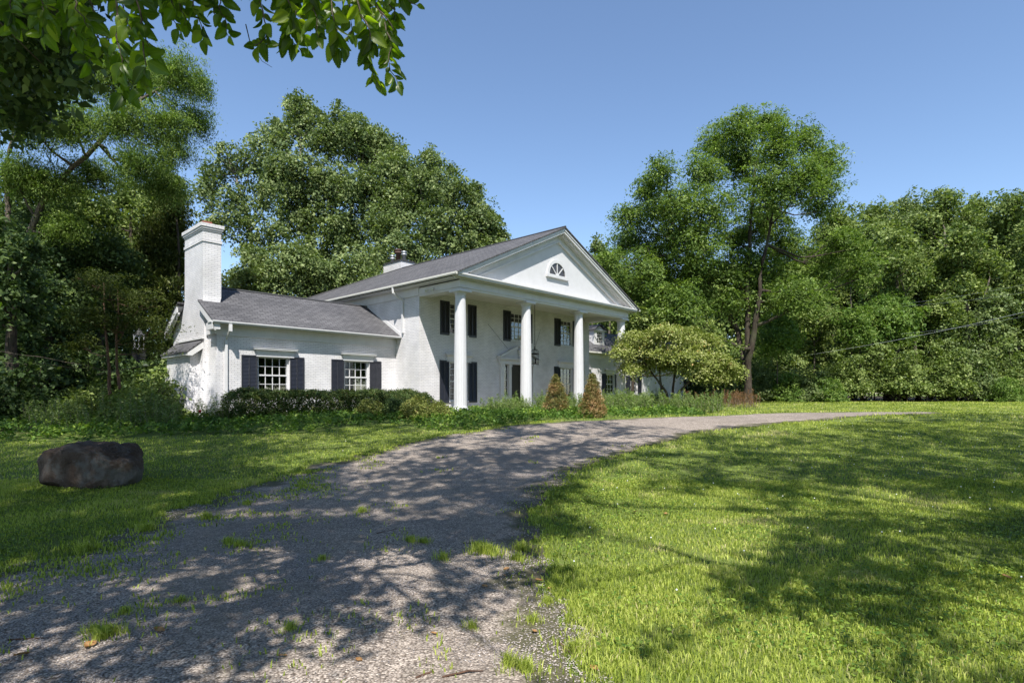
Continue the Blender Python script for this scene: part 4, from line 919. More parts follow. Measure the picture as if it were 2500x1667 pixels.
row = [(1745, 1, 45, .8), (1800, 2, 44.5, 1.0), (1845, 1, 45, 1.0), (1890, 2, 44, 0.9), (1925, 0, 46, .9), (1985, 0, 46, 1.0), (2045, 0, 45.5, 1.05), (2105, 0, 46.5, 1.0), (2160, 0, 45.5, 1.0), (2225, 1, 46, 1.15), (2290, 0, 46, 1.0), (2350, 1, 45.5, 1.0), (2320, 2, 43, 0.8), (2420, 0, 45, 1), (1870, 0, 49, 1.2), (1950, 0, 50, 1.3), (2080, 0, 50.5, 1.3), (2180, 0, 50, 1.35), (2300, 0, 50, 1.35), (1790, 0, 49, 1.1), (1700, 0, 47, .9), (1650, 1, 47, .9), (1600, 1, 48, .9)]
nmr = ['arching shrub with open base', 'rounded green shrub', 'low bright shrub']
for n_, (x, kd, Y, sc) in enumerate(row):
    p = P(x*1.063, 960, Y)
    where = 'beside the locust trunk' if x < 1900 else 'near the middle of the wood edge' if x < 2150 else 'towards the right end of the wood edge'
    put_kind(kd, p[0], Y+rng.uniform(-0.8, 0.8), sc=sc, sz=sc*rng.uniform(0.7, 1.25), lab=nmr[kd]+' '+where+(', back row' if Y > 47.5 else ', front row'), group=ES)

# ------------------------------------------------------------------ the dark wood on the left
LW = 'trees of the shady wood on the left'
T('honey_locust', 'tall feathery locust with a long diagonal limb at the left edge', 27, 20, [(25, 700), (18, 520), (22, 380), (60, 220)],
  [(60, 130, 60, 60), (150, 150, 70, 50), (250, 170, 70, 55), (330, 170, 60, 50), (410, 170, 50, 50), (455, 200, 30, 42), (450, 280, 34, 36), (380, 280, 55, 50), (290, 280, 60, 50), (180, 280, 60, 50), (90, 290, 60, 50), (400, 350, 45, 36), (320, 380, 60, 40), (220, 400, 60, 40), (120, 420, 60, 45), (380, 430, 45, 34), (40, 400, 50, 50), (150, 520, 50, 40)],
  leaf='locust', bark='bark', ls=0.15, k=34, cr=0.42, dens=1.9, r0=0.25, limb_r=0.08, group=LW, aspect=0.28, droop=1.4, flat=0.3, up=0.8, dead=0, j=2.0,
  multi_px=[[(25, 700, 0), (18, 520, 0), (15, 380, 0), (40, 240, 0), (70, 120, 0)], [(60, 560, 0), (110, 440, 0), (225, 330, 0), (290, 250, 0), (420, 170, 0)]])
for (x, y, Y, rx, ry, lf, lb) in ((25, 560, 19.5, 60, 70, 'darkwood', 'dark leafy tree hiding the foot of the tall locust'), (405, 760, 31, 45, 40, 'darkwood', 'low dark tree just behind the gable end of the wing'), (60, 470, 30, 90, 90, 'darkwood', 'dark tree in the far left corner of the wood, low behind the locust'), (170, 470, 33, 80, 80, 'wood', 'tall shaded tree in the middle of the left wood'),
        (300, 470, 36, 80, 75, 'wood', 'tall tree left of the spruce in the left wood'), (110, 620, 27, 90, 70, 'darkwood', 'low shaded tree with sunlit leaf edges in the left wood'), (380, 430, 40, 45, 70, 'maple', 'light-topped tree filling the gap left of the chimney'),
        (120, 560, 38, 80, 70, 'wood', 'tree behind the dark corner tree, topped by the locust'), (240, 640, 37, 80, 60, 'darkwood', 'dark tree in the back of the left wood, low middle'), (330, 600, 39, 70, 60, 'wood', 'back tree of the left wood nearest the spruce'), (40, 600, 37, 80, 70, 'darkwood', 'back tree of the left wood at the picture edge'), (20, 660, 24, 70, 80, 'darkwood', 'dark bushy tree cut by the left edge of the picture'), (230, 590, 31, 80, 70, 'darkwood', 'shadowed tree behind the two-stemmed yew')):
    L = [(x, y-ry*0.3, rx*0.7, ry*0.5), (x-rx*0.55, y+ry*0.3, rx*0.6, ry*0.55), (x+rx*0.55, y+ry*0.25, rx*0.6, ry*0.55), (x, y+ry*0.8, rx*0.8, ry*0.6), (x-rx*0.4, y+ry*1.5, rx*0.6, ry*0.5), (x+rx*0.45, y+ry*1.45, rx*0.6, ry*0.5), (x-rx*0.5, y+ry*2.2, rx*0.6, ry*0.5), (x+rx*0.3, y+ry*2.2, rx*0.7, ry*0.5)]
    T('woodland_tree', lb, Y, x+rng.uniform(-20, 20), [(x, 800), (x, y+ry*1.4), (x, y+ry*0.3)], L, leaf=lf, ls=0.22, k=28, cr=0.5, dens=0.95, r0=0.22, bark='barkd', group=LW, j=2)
T('yew_tree', 'olive-leaved two-stemmed tree with thin bare lower branches left of the chimney', 19, 265, [(262, 850), (262, 740)],
  [(250, 660, 60, 34), (330, 690, 60, 30), (200, 720, 48, 30), (290, 740, 66, 30), (370, 750, 40, 26), (215, 640, 35, 26), (340, 790, 50, 26), (190, 790, 36, 26)],
  leaf='yewleaf', bark='barkr', ls=0.11, k=30, cr=0.34, dens=0.8, r0=0.10, limb_r=0.035, aspect=0.35, flat=0.15, up=1.4, dead=2, j=1.2, group=LW,
  multi_px=[[(252, 900, 0), (250, 840, 0), (240, 740, 0), (238, 650, 0)], [(276, 900, 0), (268, 840, 0), (272, 740, 0), (270, 660, 0)]])
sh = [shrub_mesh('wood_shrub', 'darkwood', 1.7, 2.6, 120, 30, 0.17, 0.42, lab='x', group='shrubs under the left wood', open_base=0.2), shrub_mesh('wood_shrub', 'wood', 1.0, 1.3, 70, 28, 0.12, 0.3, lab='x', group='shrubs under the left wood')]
us = [0, 0]
for (x, kd, Y, sc) in ((-15, 0, 18, 0.8), (45, 0, 18.6, 0.75), (20, 0, 42, 2.2), (130, 0, 44, 2.2), (240, 0, 43, 2.2), (330, 0, 42, 2.0), (400, 0, 36, 1.8), (430, 0, 44, 2.2), (-30, 0, 24, 1.2), (40, 0, 26, 1.2), (110, 0, 25, 1.2), (170, 0, 26, 1.1), (230, 0, 26.5, 1.1), (300, 0, 24, 1.0), (350, 0, 24, 0.95), (395, 0, 26, 1.0), (0, 0, 31, 1.6), (90, 0, 33, 1.7), (190, 0, 34, 1.7), (290, 0, 33, 1.6), (370, 0, 33, 1.4), (-80, 0, 28, 1.5),
        (300, 1, 18.2, 0.9), (340, 1, 19.2, 1.0), (215, 1, 19.5, 0.9), (380, 1, 20.5, 1.0), (150, 1, 20, .8), (385, 1, 22, 1.4)):
    p = P(x*1.063, 960, Y); put(sh[kd], us[kd] == 0, p[0], Y, sc=sc, lab=('tall dark shrub deep in the left wood' if Y > 27 else 'dark shrub at the edge of the left wood') if kd == 0 else 'small leafy shrub under the yew left of the house', group='shrubs under the left wood' if kd else 'dark shrubs of the left wood'); us[kd] += 1
# old white lantern-shaped cupola of a garden building seen through the wood
cp = P(340, 811, 30)
cu = empty('garden_cupola', cp-np.array([0, 0, 0.55]), R(30), label='small white arched cupola showing through the leaves of the left wood', cat='cupola'); cu.scale = (0.62, 0.62, 0.62)
s = MB(); s.box(-0.42, 0.42, -0.42, 0.42, -0.6, -0.45); s.box(-0.4, 0.4, -0.4, 0.4, 0.52, 0.6)
for a in (-0.36, 0, 0.36):
    for b in (-0.36, 0.36): s.box(a-0.04, a+0.04, b-0.04, b+0.04, -0.45, 0.52)
for b in (-0.36, 0.36): s.box(b-0.04, b+0.04, -0.04, 0.04, -0.45, 0.52)
for x0 in (-0.18, 0.18):
    for b in (-0.37, 0.37):
        for i in range(6):
            a0, a1 = math.pi*i/6, math.pi*(i+1)/6
            s.prism([(x0+0.14*math.cos(a0), b-0.02, 0.36+0.14*math.sin(a0)), (x0+0.20*math.cos(a0), b-0.02, 0.36+0.2*math.sin(a0)), (x0+0.20*math.cos(a1), b-0.02, 0.36+0.2*math.sin(a1)), (x0+0.14*math.cos(a1), b-0.02, 0.36+0.14*math.sin(a1))], (0, 0.04, 0))
s.build('frame', M['trim'], cu)
s = MB(); s.box(-0.5, 0.5, -0.5, 0.5, -3.3, -0.6); s.build('wall', M['dark'], cu)
s = MB(); s.lathe(0, 0, [(0.55, 0.6), (0.35, 0.78), (0.15, 1.0), (0.03, 1.3)], 8); s.build('roof', M['lead'], cu)
print('trees', time.time()-T0, sum(len(m.polygons) for m in bpy.data.meshes))

# ------------------------------------------------------------------ canopy overhead (its shade falls in front of the house)
ROWS = [(1010, "3388876544332111000001445"), (1040, "4489999986555353232135666"), (1070, "6678998665644666455567788"), (1105, "7498997324888884677778888"), (1140, "9999887887899863578788999"),
        (1180, "9999999988999833688888898"), (1230, "9999999988899921147644678"), (1290, "9999987879978710012776568"), (1350, "9999856876655100004875567"), (1420, "9887778765565410027788535"),
        (1500, "7766766775444100231567522"), (1580, "7655755551112201411125413"), (1660, "6655553110011312200013335")]
RY = np.array([r[0] for r in ROWS], float); RV = np.array([[int(c) for c in r[1]] for r in ROWS], float)
def shade(x, y):
    z = gz(x, y); yy = np.maximum(y, 2.5); px = CENX+FPX*x/yy; py = HORY-FPX*(z-EYE)/yy
    py = np.clip(py, 1010, 1660); j = np.clip(np.searchsorted(RY, py)-1, 0, len(RY)-2); f = (py-RY[j])/(RY[j+1]-RY[j])
    c = np.clip((px-50)/100, 0, 23.999); i = c.astype(int); g = c-i
    lite = np.where((px > 1850) & (py > 1225), 0.72, 1.0)
    return lite*(RV[j, i]*(1-g)+RV[j, i+1]*g)*(1-f)+(RV[j+1, i]*(1-g)+RV[j+1, i+1]*g)*f
sd_ = SUN/SUN[2]
def canopy(name, n_side, xr, yr, hfun, rad, k, ls, leafm, sel, dens=1.0):
    n = int(n_side); x = rng.uniform(*xr, n); y = rng.uniform(*yr, n); d = shade(x, y)/9.3
    lai = -np.log(1-np.clip(d, 0, 0.975)); lai = np.where(d < 0.25, 0, lai); pr = lai/3.7*dens; keep = (rng.random(n) < pr) & sel(x, y)
    x, y = x[keep], y[keep]; h = hfun(x, y)
    c = np.stack([x, y, gz(x, y)], 1)+sd_[None]*h[:, None]
    return c
def hmin(y): return np.maximum(0, (0.74*y+1.2)/(1+0.74*0.70))
# shade centres: high canopy beyond a few metres, lower elm boughs near the camera
def in_house(x, y):
    c_, s_ = math.cos(R(47)), math.sin(R(47)); lx = c_*(x-HO[0])+s_*(y-HO[1]); ly = -s_*(x-HO[0])+c_*(y-HO[1])
    return ((lx > -6.9) & (ly > 0.2)) | ((lx > -8.6) & (ly > 2.2)) | ((lx > -0.7) & (ly > -4.2))
cA = canopy('a', 15000, (-16, 22), (6, 23), lambda x, y: np.maximum(hmin(y)+0.8, 12)+rng.random(len(x))*3.5, 0.5, 0, 0, '', lambda x, y: (np.abs(x) < 1.15*y+4) & ~in_house(x, y))
cL = canopy('l', 9000, (-34, -9.5), (15, 34), lambda x, y: np.maximum(hmin(y)+1.5, 15)+rng.random(len(x))*3, 0.6, 0, 0, '', lambda x, y: (x > -1.0*y-3) & ~in_house(x, y), 0.6) if False else None
nl_ = 2600; xl_ = rng.uniform(-32, -8.5, nl_); yl_ = rng.uniform(15, 33, nl_); kl_ = ~((yl_ > 19) & (xl_ > -16.0)) & (rng.random(nl_) < 0.5) & (xl_ > -1.0*yl_-4) & (xl_ < -0.52*yl_+1.0) & (rng.random(nl_) < 0.25+0.9*vnoise(xl_, yl_, 0.6))
xl_, yl_ = xl_[kl_], yl_[kl_]; hl_ = np.maximum(hmin(yl_)+1.5, 14)+rng.random(len(xl_))*3
cL = np.stack([xl_, yl_, gz(xl_, yl_)], 1)+sd_[None]*hl_[:, None]
cB = canopy('b', 5600, (-7, 8), (1.2, 7), lambda x, y: hmin(y)+2.3+rng.random(len(x))*2.5, 0.4, 0, 0, '', lambda x, y: (np.abs(x) < 1.1*y+2) & ~((x > -1.35) & (x < -0.6) & (y > 4.7) & (y < 5.8)), 1.75)
def bough_tree(name, label, base, h, cents, leafm, bark, ls, k, rad, r0, nlimb=9, parent=None):
    base = np.array([*base, gzf(*base)]); root = empty(name, base, label=label, cat='tree')
    tb = MB(); top = base+np.array([0.3, 0.6, h*0.62]); cv = curve(base-[0, 0, .3], top, 8, wob=0.04); tb.tube(cv-base, list(np.linspace(r0*1.25, r0*0.6, 8)), 10)
    # split the centres into limbs by direction
    seeds = cents[rng.choice(len(cents), min(nlimb, len(cents)), replace=False)]
    idx = np.argmin(((cents[:, None]-seeds[None])**2).sum(2), 1)
    for s_ in range(len(seeds)):
        g = cents[idx == s_]
        if len(g) == 0: continue
        m = g.mean(0); st = cv[rng.integers(5, 8)]; lc = curve(st, m+[0, 0, 0.3], 9, wob=0.12, up=0.05); tb.tube(lc-base, list(np.linspace(r0*0.22, 0.03, 9)), 7)
        for q in g[rng.random(len(g)) < 0.3]:
            i = int(np.argmin(((lc-q)**2).sum(1)[3:]))+3; tb.tube(curve(lc[i], q, 5, wob=0.12)-base, list(np.linspace(0.03, 0.008, 5)), 4)
    link('trunk', tb.mesh('trunk', M[bark], True), root)
    C, N, sz, tn = spray_cloud(cents-base, rad*rng.uniform(0.7, 1.3, len(cents)), k, 0.3, 0.9, None, ls)
    link('crown', leaf_mesh('crown', C, N, sz, 0.6, M[leafm], tn, 0.3), root); return root
bough_tree('shade_tree', 'tall tree at the left shading the edge of the dark wood', (-17.5, 3.0), 19, cL, 'wood', 'bark', 0.2, 26, 0.65, 0.4, 10)
left = cA[:, 0] < -1.5
bough_tree('shade_tree', 'tall tree whose shade covers the lawn by the boulder', (-9.0, -3.0), 17, cA[left], 'wood', 'bark', 0.15, 30, 0.40, 0.38, 12)
bough_tree('shade_tree', 'tall tree whose shade falls across the right-hand lawn', (10.5, -4.0), 18, cA[~left], 'wood', 'bark', 0.15, 28, 0.36, 0.4, 14)
print('canopy', len(cA), len(cB), time.time()-T0)
# the elm: a trunk left behind the camera, its boughs overhead and the leafy ends hanging into the picture
elm_base = np.array([-4.6, -2.2, gzf(-4.6, -2.2)])
bough_tree('shade_tree', 'tree beside the photographer, its boughs dappling the near right lawn', (8.2, -2.5), 9, cB[cB[:, 0] > 0.9], 'wood', 'bark', 0.095, 30, 0.20, 0.25, 9)
elm = bough_tree('elm_tree', 'elm whose serrated leaves hang into the top left of the picture', (-4.6, -2.2), 9, cB[cB[:, 0] <= 0.9], 'wood', 'bark', 0.095, 30, 0.20, 0.34, 12)
def elm_leaf(n=9):
    """outline with teeth: rows across the leaf"""
    V = []; F = []; vein = []
    st = []
    for i in range(n+1):
        t = i/n; wd = 0.31*math.sin(math.pi*min(1, t**0.72))**0.85*(1-0.30*t) if 0 < t < 1 else 0.0
        st.append((t, wd))
    # centre row, half row, outer row with teeth
    for i, (t, wd) in enumerate(st):
        tooth = 0.05 if 0 < i < n else 0
        for j, c in enumerate((-1, -0.5, 0, 0.5, 1)):
            yy = t+(-0.055 if abs(c) == 1 else -0.02 if c else 0)*0; 
            V.append((c*wd, t+(abs(c)*0.05 if wd else 0), abs(c)*wd*0.35-0.25*(t-0.3)**2)); vein.append(0.0 if c == 0 else 1.0)
    for i in range(n):
        for j in range(4): a = i*5+j; F.append((a, a+1, a+6, a+5))
    m = len(V)
    for i in range(1, n):                              # teeth
        for sgn, j in ((-1, 0), (1, 4)):
            a = i*5+j; b = (i+1)*5+j
            va, vb = np.array(V[a]), np.array(V[b]); tip = va*0.45+vb*0.55+np.array([sgn*0.045, 0.05, 0]); tip = vb+np.array([sgn*0.035, 0.01, 0]) if i < n-1 else vb
            V.append(tuple(tip)); vein.append(1.0); F.append((a, len(V)-1, b, b))
    return np.array(V), F, np.array(vein)
LV, LF, LVE = elm_leaf(10)
LFq = np.array([f for f in LF if len(set(f)) == 4]); LFt = np.array([f[:3] for f in LF if len(set(f)) == 3])
def elm_leaves(name, pos, dirs, nrm, size, parent, loc):
    n = len(pos); d = dirs/np.linalg.norm(dirs, axis=1, keepdims=True); nr = nrm-(nrm*d).sum(1, keepdims=True)*d; nr /= np.linalg.norm(nr, axis=1, keepdims=True); s = np.cross(d, nr)
    V = pos[:, None]+(LV[None, :, 0, None]*s[:, None]+LV[None, :, 1, None]*d[:, None]+LV[None, :, 2, None]*nr[:, None])*size[:, None, None]
    V = V.reshape(-1, 3)-loc; nv = len(LV)
    Fq = (np.arange(n)[:, None, None]*nv+LFq[None]).reshape(-1, 4); Ft = (np.arange(n)[:, None, None]*nv+LFt[None]).reshape(-1, 3)
    me = bpy.data.meshes.new(name); me.vertices.add(len(V)); me.vertices.foreach_set('co', V.astype(np.float32).ravel())
    me.loops.add(Fq.size+Ft.size); me.loops.foreach_set('vertex_index', np.concatenate([Fq.ravel(), Ft.ravel()]).astype(np.int32))
    me.polygons.add(len(Fq)+len(Ft)); me.polygons.foreach_set('loop_start', np.concatenate([np.arange(len(Fq))*4, Fq.size+np.arange(len(Ft))*3]).astype(np.int32))
    a = me.attributes.new('tone', 'FLOAT', 'POINT'); a.data.foreach_set('value', np.repeat(np.clip(rng.normal(0.5, 0.28, n), 0, 1), nv).astype(np.float32))
    a = me.attributes.new('vein', 'FLOAT', 'POINT'); a.data.foreach_set('value', np.tile(LVE, n).astype(np.float32))
    me.update(calc_edges=True); me.polygons.foreach_set('use_smooth', np.ones(len(me.polygons), bool)); me.materials.append(M['elm']); return link(name, me, parent)
# twigs in photo pixels (full size) with a distance; leaves set alternately along them
TW = [([(800, -190), (850, -60), (890, 40), (905, 90), (900, 150), (925, 205)], 2.9, 26), ([(780, -150), (800, -40), (815, 50), (825, 120)], 2.8, 18), ([(850, -90), (920, 20), (960, 70), (955, 120)], 3.0, 18), ([(880, -120), (900, -40), (960, -10), (1020, 12)], 3.1, 12),
      ([(830, -100), (850, 0), (860, 60), (835, 120)], 3.2, 16), ([(640, -160), (680, -60), (695, 20), (710, 80), (735, 130)], 3.0, 20), ([(700, -120), (720, -40), (770, 10), (790, 60)], 3.2, 16), ([(590, -160), (610, -60), (640, 20), (650, 90), (620, 110)], 2.9, 18),
      ([(520, -170), (530, -60), (540, 20), (560, 90)], 3.1, 16), ([(450, -150), (460, -50), (480, 30), (500, 95)], 3.0, 16), ([(560, -120), (590, -60), (670, -20), (740, -5)], 3.3, 18), ([(400, -160), (400, -60), (410, 20), (440, 80)], 3.1, 14),
      ([(340, -150), (335, -40), (350, 60), (370, 130)], 2.8, 18), ([(270, -140), (280, 0), (292, 100), (296, 170), (300, 235)], 2.6, 20), ([(210, -140), (215, -20), (235, 80), (270, 150)], 2.9, 20), ([(150, -140), (150, -30), (165, 40), (190, 90)], 2.9, 18),
      ([(90, -140), (90, -30), (100, 40), (110, 90)], 3.0, 18), ([(30, -140), (30, -30), (35, 40), (30, 70)], 3.0, 16), ([(300, -140), (310, -60), (390, 0), (420, 40)], 3.3, 14), ([(200, -100), (290, -50), (360, -10), (430, 0)], 3.4, 14), ([(640, -90), (760, -60), (860, -30), (930, -25)], 3.4, 16),
      ([(440, -110), (530, -60), (620, -30), (690, -20)], 3.5, 16), ([(-140, 100), (-60, 130), (-15, 150)], 2.5, 5), ([(-160, 560), (-70, 575), (-25, 582)], 2.6, 3), ([(-160, 740), (-70, 760), (-25, 768)], 2.6, 3), ([(60, -100), (130, -60), (230, -30), (330, -20)], 3.5, 16),
      ([(770, -120), (810, -60), (880, -50), (1000, -60)], 3.3, 10), ([(730, -90), (760, 0), (765, 50)], 3.1, 12), ([(910, -60), (905, 0), (905, 30)], 3.0, 5)]
TW = TW+[([(x+jx, y+jy-22) for x, y in p], Y+rng.uniform(-0.25, 0.35), n_) for p, Y, n_ in TW if p[0][0] > 0 for jx, jy in [(rng.normal()*32, rng.normal()*14)]]
tw = MB(); pos = []; drs = []; nrs = []
for pts, Y, nl in TW:
    nl = int(nl*1.25)
    q = np.array([P(x, y, Y+rng.uniform(-0.05, 0.05)) for x, y in pts]); t = np.linspace(0, len(q)-1, 16)
    c = np.stack([np.interp(t, np.arange(len(q)), q[:, i]) for i in range(3)], 1)+rng.normal(size=(16, 3))*0.006
    tw.tube(c-elm_base, list(np.linspace(0.006, 0.0018, 16)), 5)
    # join the twig to a bough overhead
    up_ = c[0]+np.array([rng.normal()*0.4-0.5, -0.8, 0.9]); tw.tube(curve(c[0], up_, 5, wob=0.1)-elm_base, list(np.linspace(0.007, 0.016, 5)), 5)
    for i in range(nl):
        u = 0.12+0.88*(i+0.5)/nl; a = u*15; k0 = int(a); f = a-k0; p = c[k0]*(1-f)+c[min(k0+1, 15)]*f; td = c[min(k0+1, 15)]-c[k0]; td /= np.linalg.norm(td)
        side = np.cross(td, [0, -1, 0.3])*(1 if i % 2 else -1)
        d = td*0.5+side*0.9+np.array([0, 0, -0.55])+rng.normal(size=3)*0.3
        if i == nl-1: d = td
        pp = p+d/np.linalg.norm(d)*0.008
        pos.append(pp); drs.append(d); nrs.append(np.array([0.1, -0.75, -0.5])+rng.normal(size=3)*0.55)
bt = MB(); 
q = np.array([P(x, y, 3.0) for x, y in [(600, 60), (612, 110), (622, 122), (640, 150), (664, 165)]]); tw.tube(q-elm_base, [0.003, 0.0025, 0.002, 0.0015, 0.001], 4)
link('twigs', tw.mesh('twigs', M['bark'], True), elm)
pos = np.array(pos); elm_leaves('hanging_leaves', pos, np.array(drs), np.array(nrs), rng.uniform(0.045, 0.105, len(pos)), elm, elm_base)
# finer, farther and shaded leaves of the same elm filling the upper left corner
n = 330; px = rng.uniform(-60, 210, n); py = rng.uniform(-60, 330, n); ok = py < 340-np.maximum(0, px-40)*0.9+rng.normal(size=n)*18
cc = np.array([P(a, b, rng.uniform(5.5, 7.5)) for a, b in zip(px[ok], py[ok])])
tw = MB()
for q in cc[::5]: tw.tube(curve(q+[-1.2, -1.5, 1.6], q, 6, wob=0.1)-elm_base, list(np.linspace(0.02, 0.004, 6)), 4)
link('twigs', tw.mesh('twigs', M['bark'], True), elm)
C, N, sz, tn = spray_cloud(cc-elm_base, 0.22*rng.uniform(0.7, 1.3, len(cc)), 22, 0.4, 0.5, None, 0.10)
link('upper_leaves', leaf_mesh('upper_leaves', C, N, sz, 0.6, M['darkwood'], tn, 0.8), elm)  # shade of this corner put into the darker leaf colour
print('elm', time.time()-T0)

# ------------------------------------------------------------------ trees out of frame at the right (the window panes mirror them)
SB = 'garden trees beyond the right edge'
st = [make_tree('garden_tree', 'leafy garden tree standing beyond the right edge of the lawn', (30, 2), [(30, 2, 5), (30.3, 2, 10)], [((30, 2, 12), (4, 4, 3)), ((28, 1, 8), (3.5, 3, 3)), ((32.5, 3, 8), (3.5, 3, 3)), ((30, 3.5, 5), (4, 3, 2.5)), ((30, 0, 4.5), (3.5, 3, 2.5))], leaf='wood', ls=0.42, k=22, cr=0.75, dens=0.9, group=SB)]
for (x, y) in ((36, -6), (34, 10), (27, -10), (41, 3), (22, -16), (40, 18)):
    c = copy_tree(st[0]); c.location = (x, y, gzf(x, y)); c.rotation_euler = (0, 0, rng.uniform(0, 6)); st.append(c)

# ------------------------------------------------------------------ beds by the house
def local_pts(L): return np.array([hp(x, y, 0)[:2] for x, y in L])
# clipped hedge: a leafy skin over open stems
def hedge(name, label, path, w_, z0, z1, n, k=26, ls=0.055, cr=0.13, leaf='hedge', group=None):
    a, b = hp(*path[0], 0), hp(*path[1], 0); base = (a+b)/2; base[2] = gzf(base[0], base[1]); root = empty(name, base, R(47), label=label, cat='hedge', group=group)
    L = np.linalg.norm(b-a); x = rng.uniform(-L/2, L/2, n); u = rng.random(n); y = rng.uniform(-w_/2, w_/2, n); z = rng.uniform(z0, z1, n)
    f = rng.random(n); top = f < 0.45; fr = (f >= 0.45) & (f < 0.8); z[top] = z1-rng.random(top.sum())**2*0.12; y[fr] = -w_/2+rng.random(fr.sum())*0.08
    z -= 0.16*np.abs(2*y/w_)**3; z[:] += (vnoise(x, y, 1.7)-0.5)*0.16; z -= 0.5*np.clip((np.abs(x)-L/2+0.4)/0.4, 0, 1)**2*(z1-z0)
    c = np.stack([x, y, z], 1)
    tb = MB()
    for i in range(int(L*7)):
        sx = rng.uniform(-L/2+0.15, L/2-0.15); sy = rng.normal()*w_*0.12
        for j in range(3): tb.tube(curve((sx, sy, -0.05), (sx+rng.normal()*0.2, sy+rng.normal()*w_*0.25, z0+rng.random()*(z1-z0)*0.8), 6, wob=0.25), list(np.linspace(0.014, 0.005, 6)), 4)
    link('stems', tb.mesh('stems', M['barkd'], True), root)
    C, N, sz, tn = spray_cloud(c, cr*rng.uniform(0.7, 1.3, n), k, 0.6, 0.8, None, ls); link('foliage', leaf_mesh('foliage', C, N, sz, 0.55, M[leaf], tn), root); return root
hedge('hedge', 'long clipped dark hedge with bare stems under the left wing windows', ((-8.1, -0.45), (-0.6, -0.45)), 1.4, 0.30, 0.93, 2200)
hedge('hedge', 'low end of the hedge curving past the corner of the main block', ((-2.6, -1.25), (-0.5, -1.25)), 1.1, 0.22, 0.82, 620)
def bush(name, label, x, y, rx, rz_, n, leaf, ls=0.055, cr=0.12, cone=False, group=None, k=26, aspect=0.5):
    p = Gp(x, y) if x > 100 else hp(x, y, 0); root = empty(name, (p[0], p[1], gzf(p[0], p[1])), label=label, cat='shrub', group=group)
    u = unit(n); u[:, 2] = np.abs(u[:, 2]); r = (rng.random(n)**0.22)*(0.9+0.2*vnoise(u[:, 0]*4+x, u[:, 1]*4, 1.0))
    if cone:
        t = rng.random(n)**1.3; a = rng.uniform(0, 6.28, n); rad = rx*(1-t)**0.75*np.minimum(1, 0.78+t*1.8)*r*(0.88+0.24*vnoise(a*1.5, t*6, 1.0)); c = np.stack([np.cos(a)*rad, np.sin(a)*rad, 0.06+t*rz_], 1)
    else: c = u*np.array([rx, rx, rz_])*r[:, None]+[0, 0, 0.1]
    tb = MB()
    for i in range(14): q = c[rng.integers(n)]; tb.tube(curve((rng.normal()*0.06, rng.normal()*0.06, -0.05), q, 5, wob=0.2), list(np.linspace(0.018, 0.004, 5)), 4)
    link('stems', tb.mesh('stems', M['barkd'], True), root)
    C, N, sz, tn = spray_cloud(c, cr*rng.uniform(0.7, 1.3, n), k, 0.6, 0.6, u, ls); C[:, 2] = np.maximum(C[:, 2], 0.02)
    if leaf == 'brown': tn = tn*0.75+0.34*(vnoise(C[:, 0]*3+x, C[:, 2]*3, 1.0)-0.5)+(0.06 if x < 1400 else 0.14)
    link('foliage', leaf_mesh('foliage', C, N, sz, aspect, M[leaf], tn), root); return root
bush('round_shrub', 'small round yellowish boxwood in front of the long hedge', 903, 1022, 0.46, 0.56, 260, 'boxwood')
bush('round_shrub', 'dark round shrub beside the yellowish boxwood', 966, 1022, 0.50, 0.62, 230, 'darkwood')
bush('round_shrub', 'wide olive shrub with browning leaves left of the first column', 1018, 1026, 0.56, 0.66, 330, 'boxwood')
bush('round_shrub', 'brown-tinged low shrub touching the foot of the first column', 1072, 1026, 0.36, 0.56, 200, 'boxwood', aspect=0.4)
bush('cone_shrub', 'browning cone-shaped evergreen left of the third column', 1357, 1014, 0.60, 1.50, 560, 'brown', 0.06, 0.10, True, 'browning clipped cones before the portico', aspect=0.3)
bush('cone_shrub', 'browner cone-shaped evergreen right of the third column', 1446, 1019, 0.50, 1.46, 520, 'brown', 0.06, 0.10, True, 'browning clipped cones before the portico', aspect=0.3)
# ground cover
bed = np.array([Gp(x, y)[:2] for x, y in spx([(20, 1010), (110, 1018), (200, 1015), (330, 1004), (470, 1000), (620, 998), (740, 990), (850, 978), (905, 974), (960, 985), (1030, 993), (1180, 974), (1330, 962), (1480, 957), (1590, 955), (1625, 953), (1560, 938), (1500, 934)])]+[hp(15, 0.6, 0)[:2], hp(12.6, -0.5, 0)[:2], hp(0, -0.5, 0)[:2], hp(-0.3, 1.6, 0)[:2], hp(-8.3, 1.6, 0)[:2], hp(-9.0, 2.5, 0)[:2], (-16, 19.5), (-19.5, 19), (-20, 17)])
def scatter(poly, n):
    a, b = poly.min(0), poly.max(0); x = rng.uniform(a[0], b[0], n); y = rng.uniform(a[1], b[1], n); k = inside(x, y, poly); return x[k], y[k]
x, y = scatter(bed, 15000); d = edge_dist(x, y, bed); h = 0.17+0.14*vnoise(x, y, 1.1); h *= np.clip(d/0.25, 0.3, 1)
c = np.stack([x, y, gz(x, y)+h*rng.uniform(0.3, 1, len(x))], 1); yel = vnoise(x, y, 0.9)
C, N, sz, tn = spray_cloud(c, 0.15, 12, 0.5, 1.2, None, 0.085); tn = tn+np.repeat((yel-0.5)*0.7, 12)
o = link('ground_cover', leaf_mesh('ground_cover', C, N, sz, 0.6, M['ivy'], tn)); tag(o, 'low leafy ground cover filling the bed in front of the house', 'ground cover', kind='stuff')
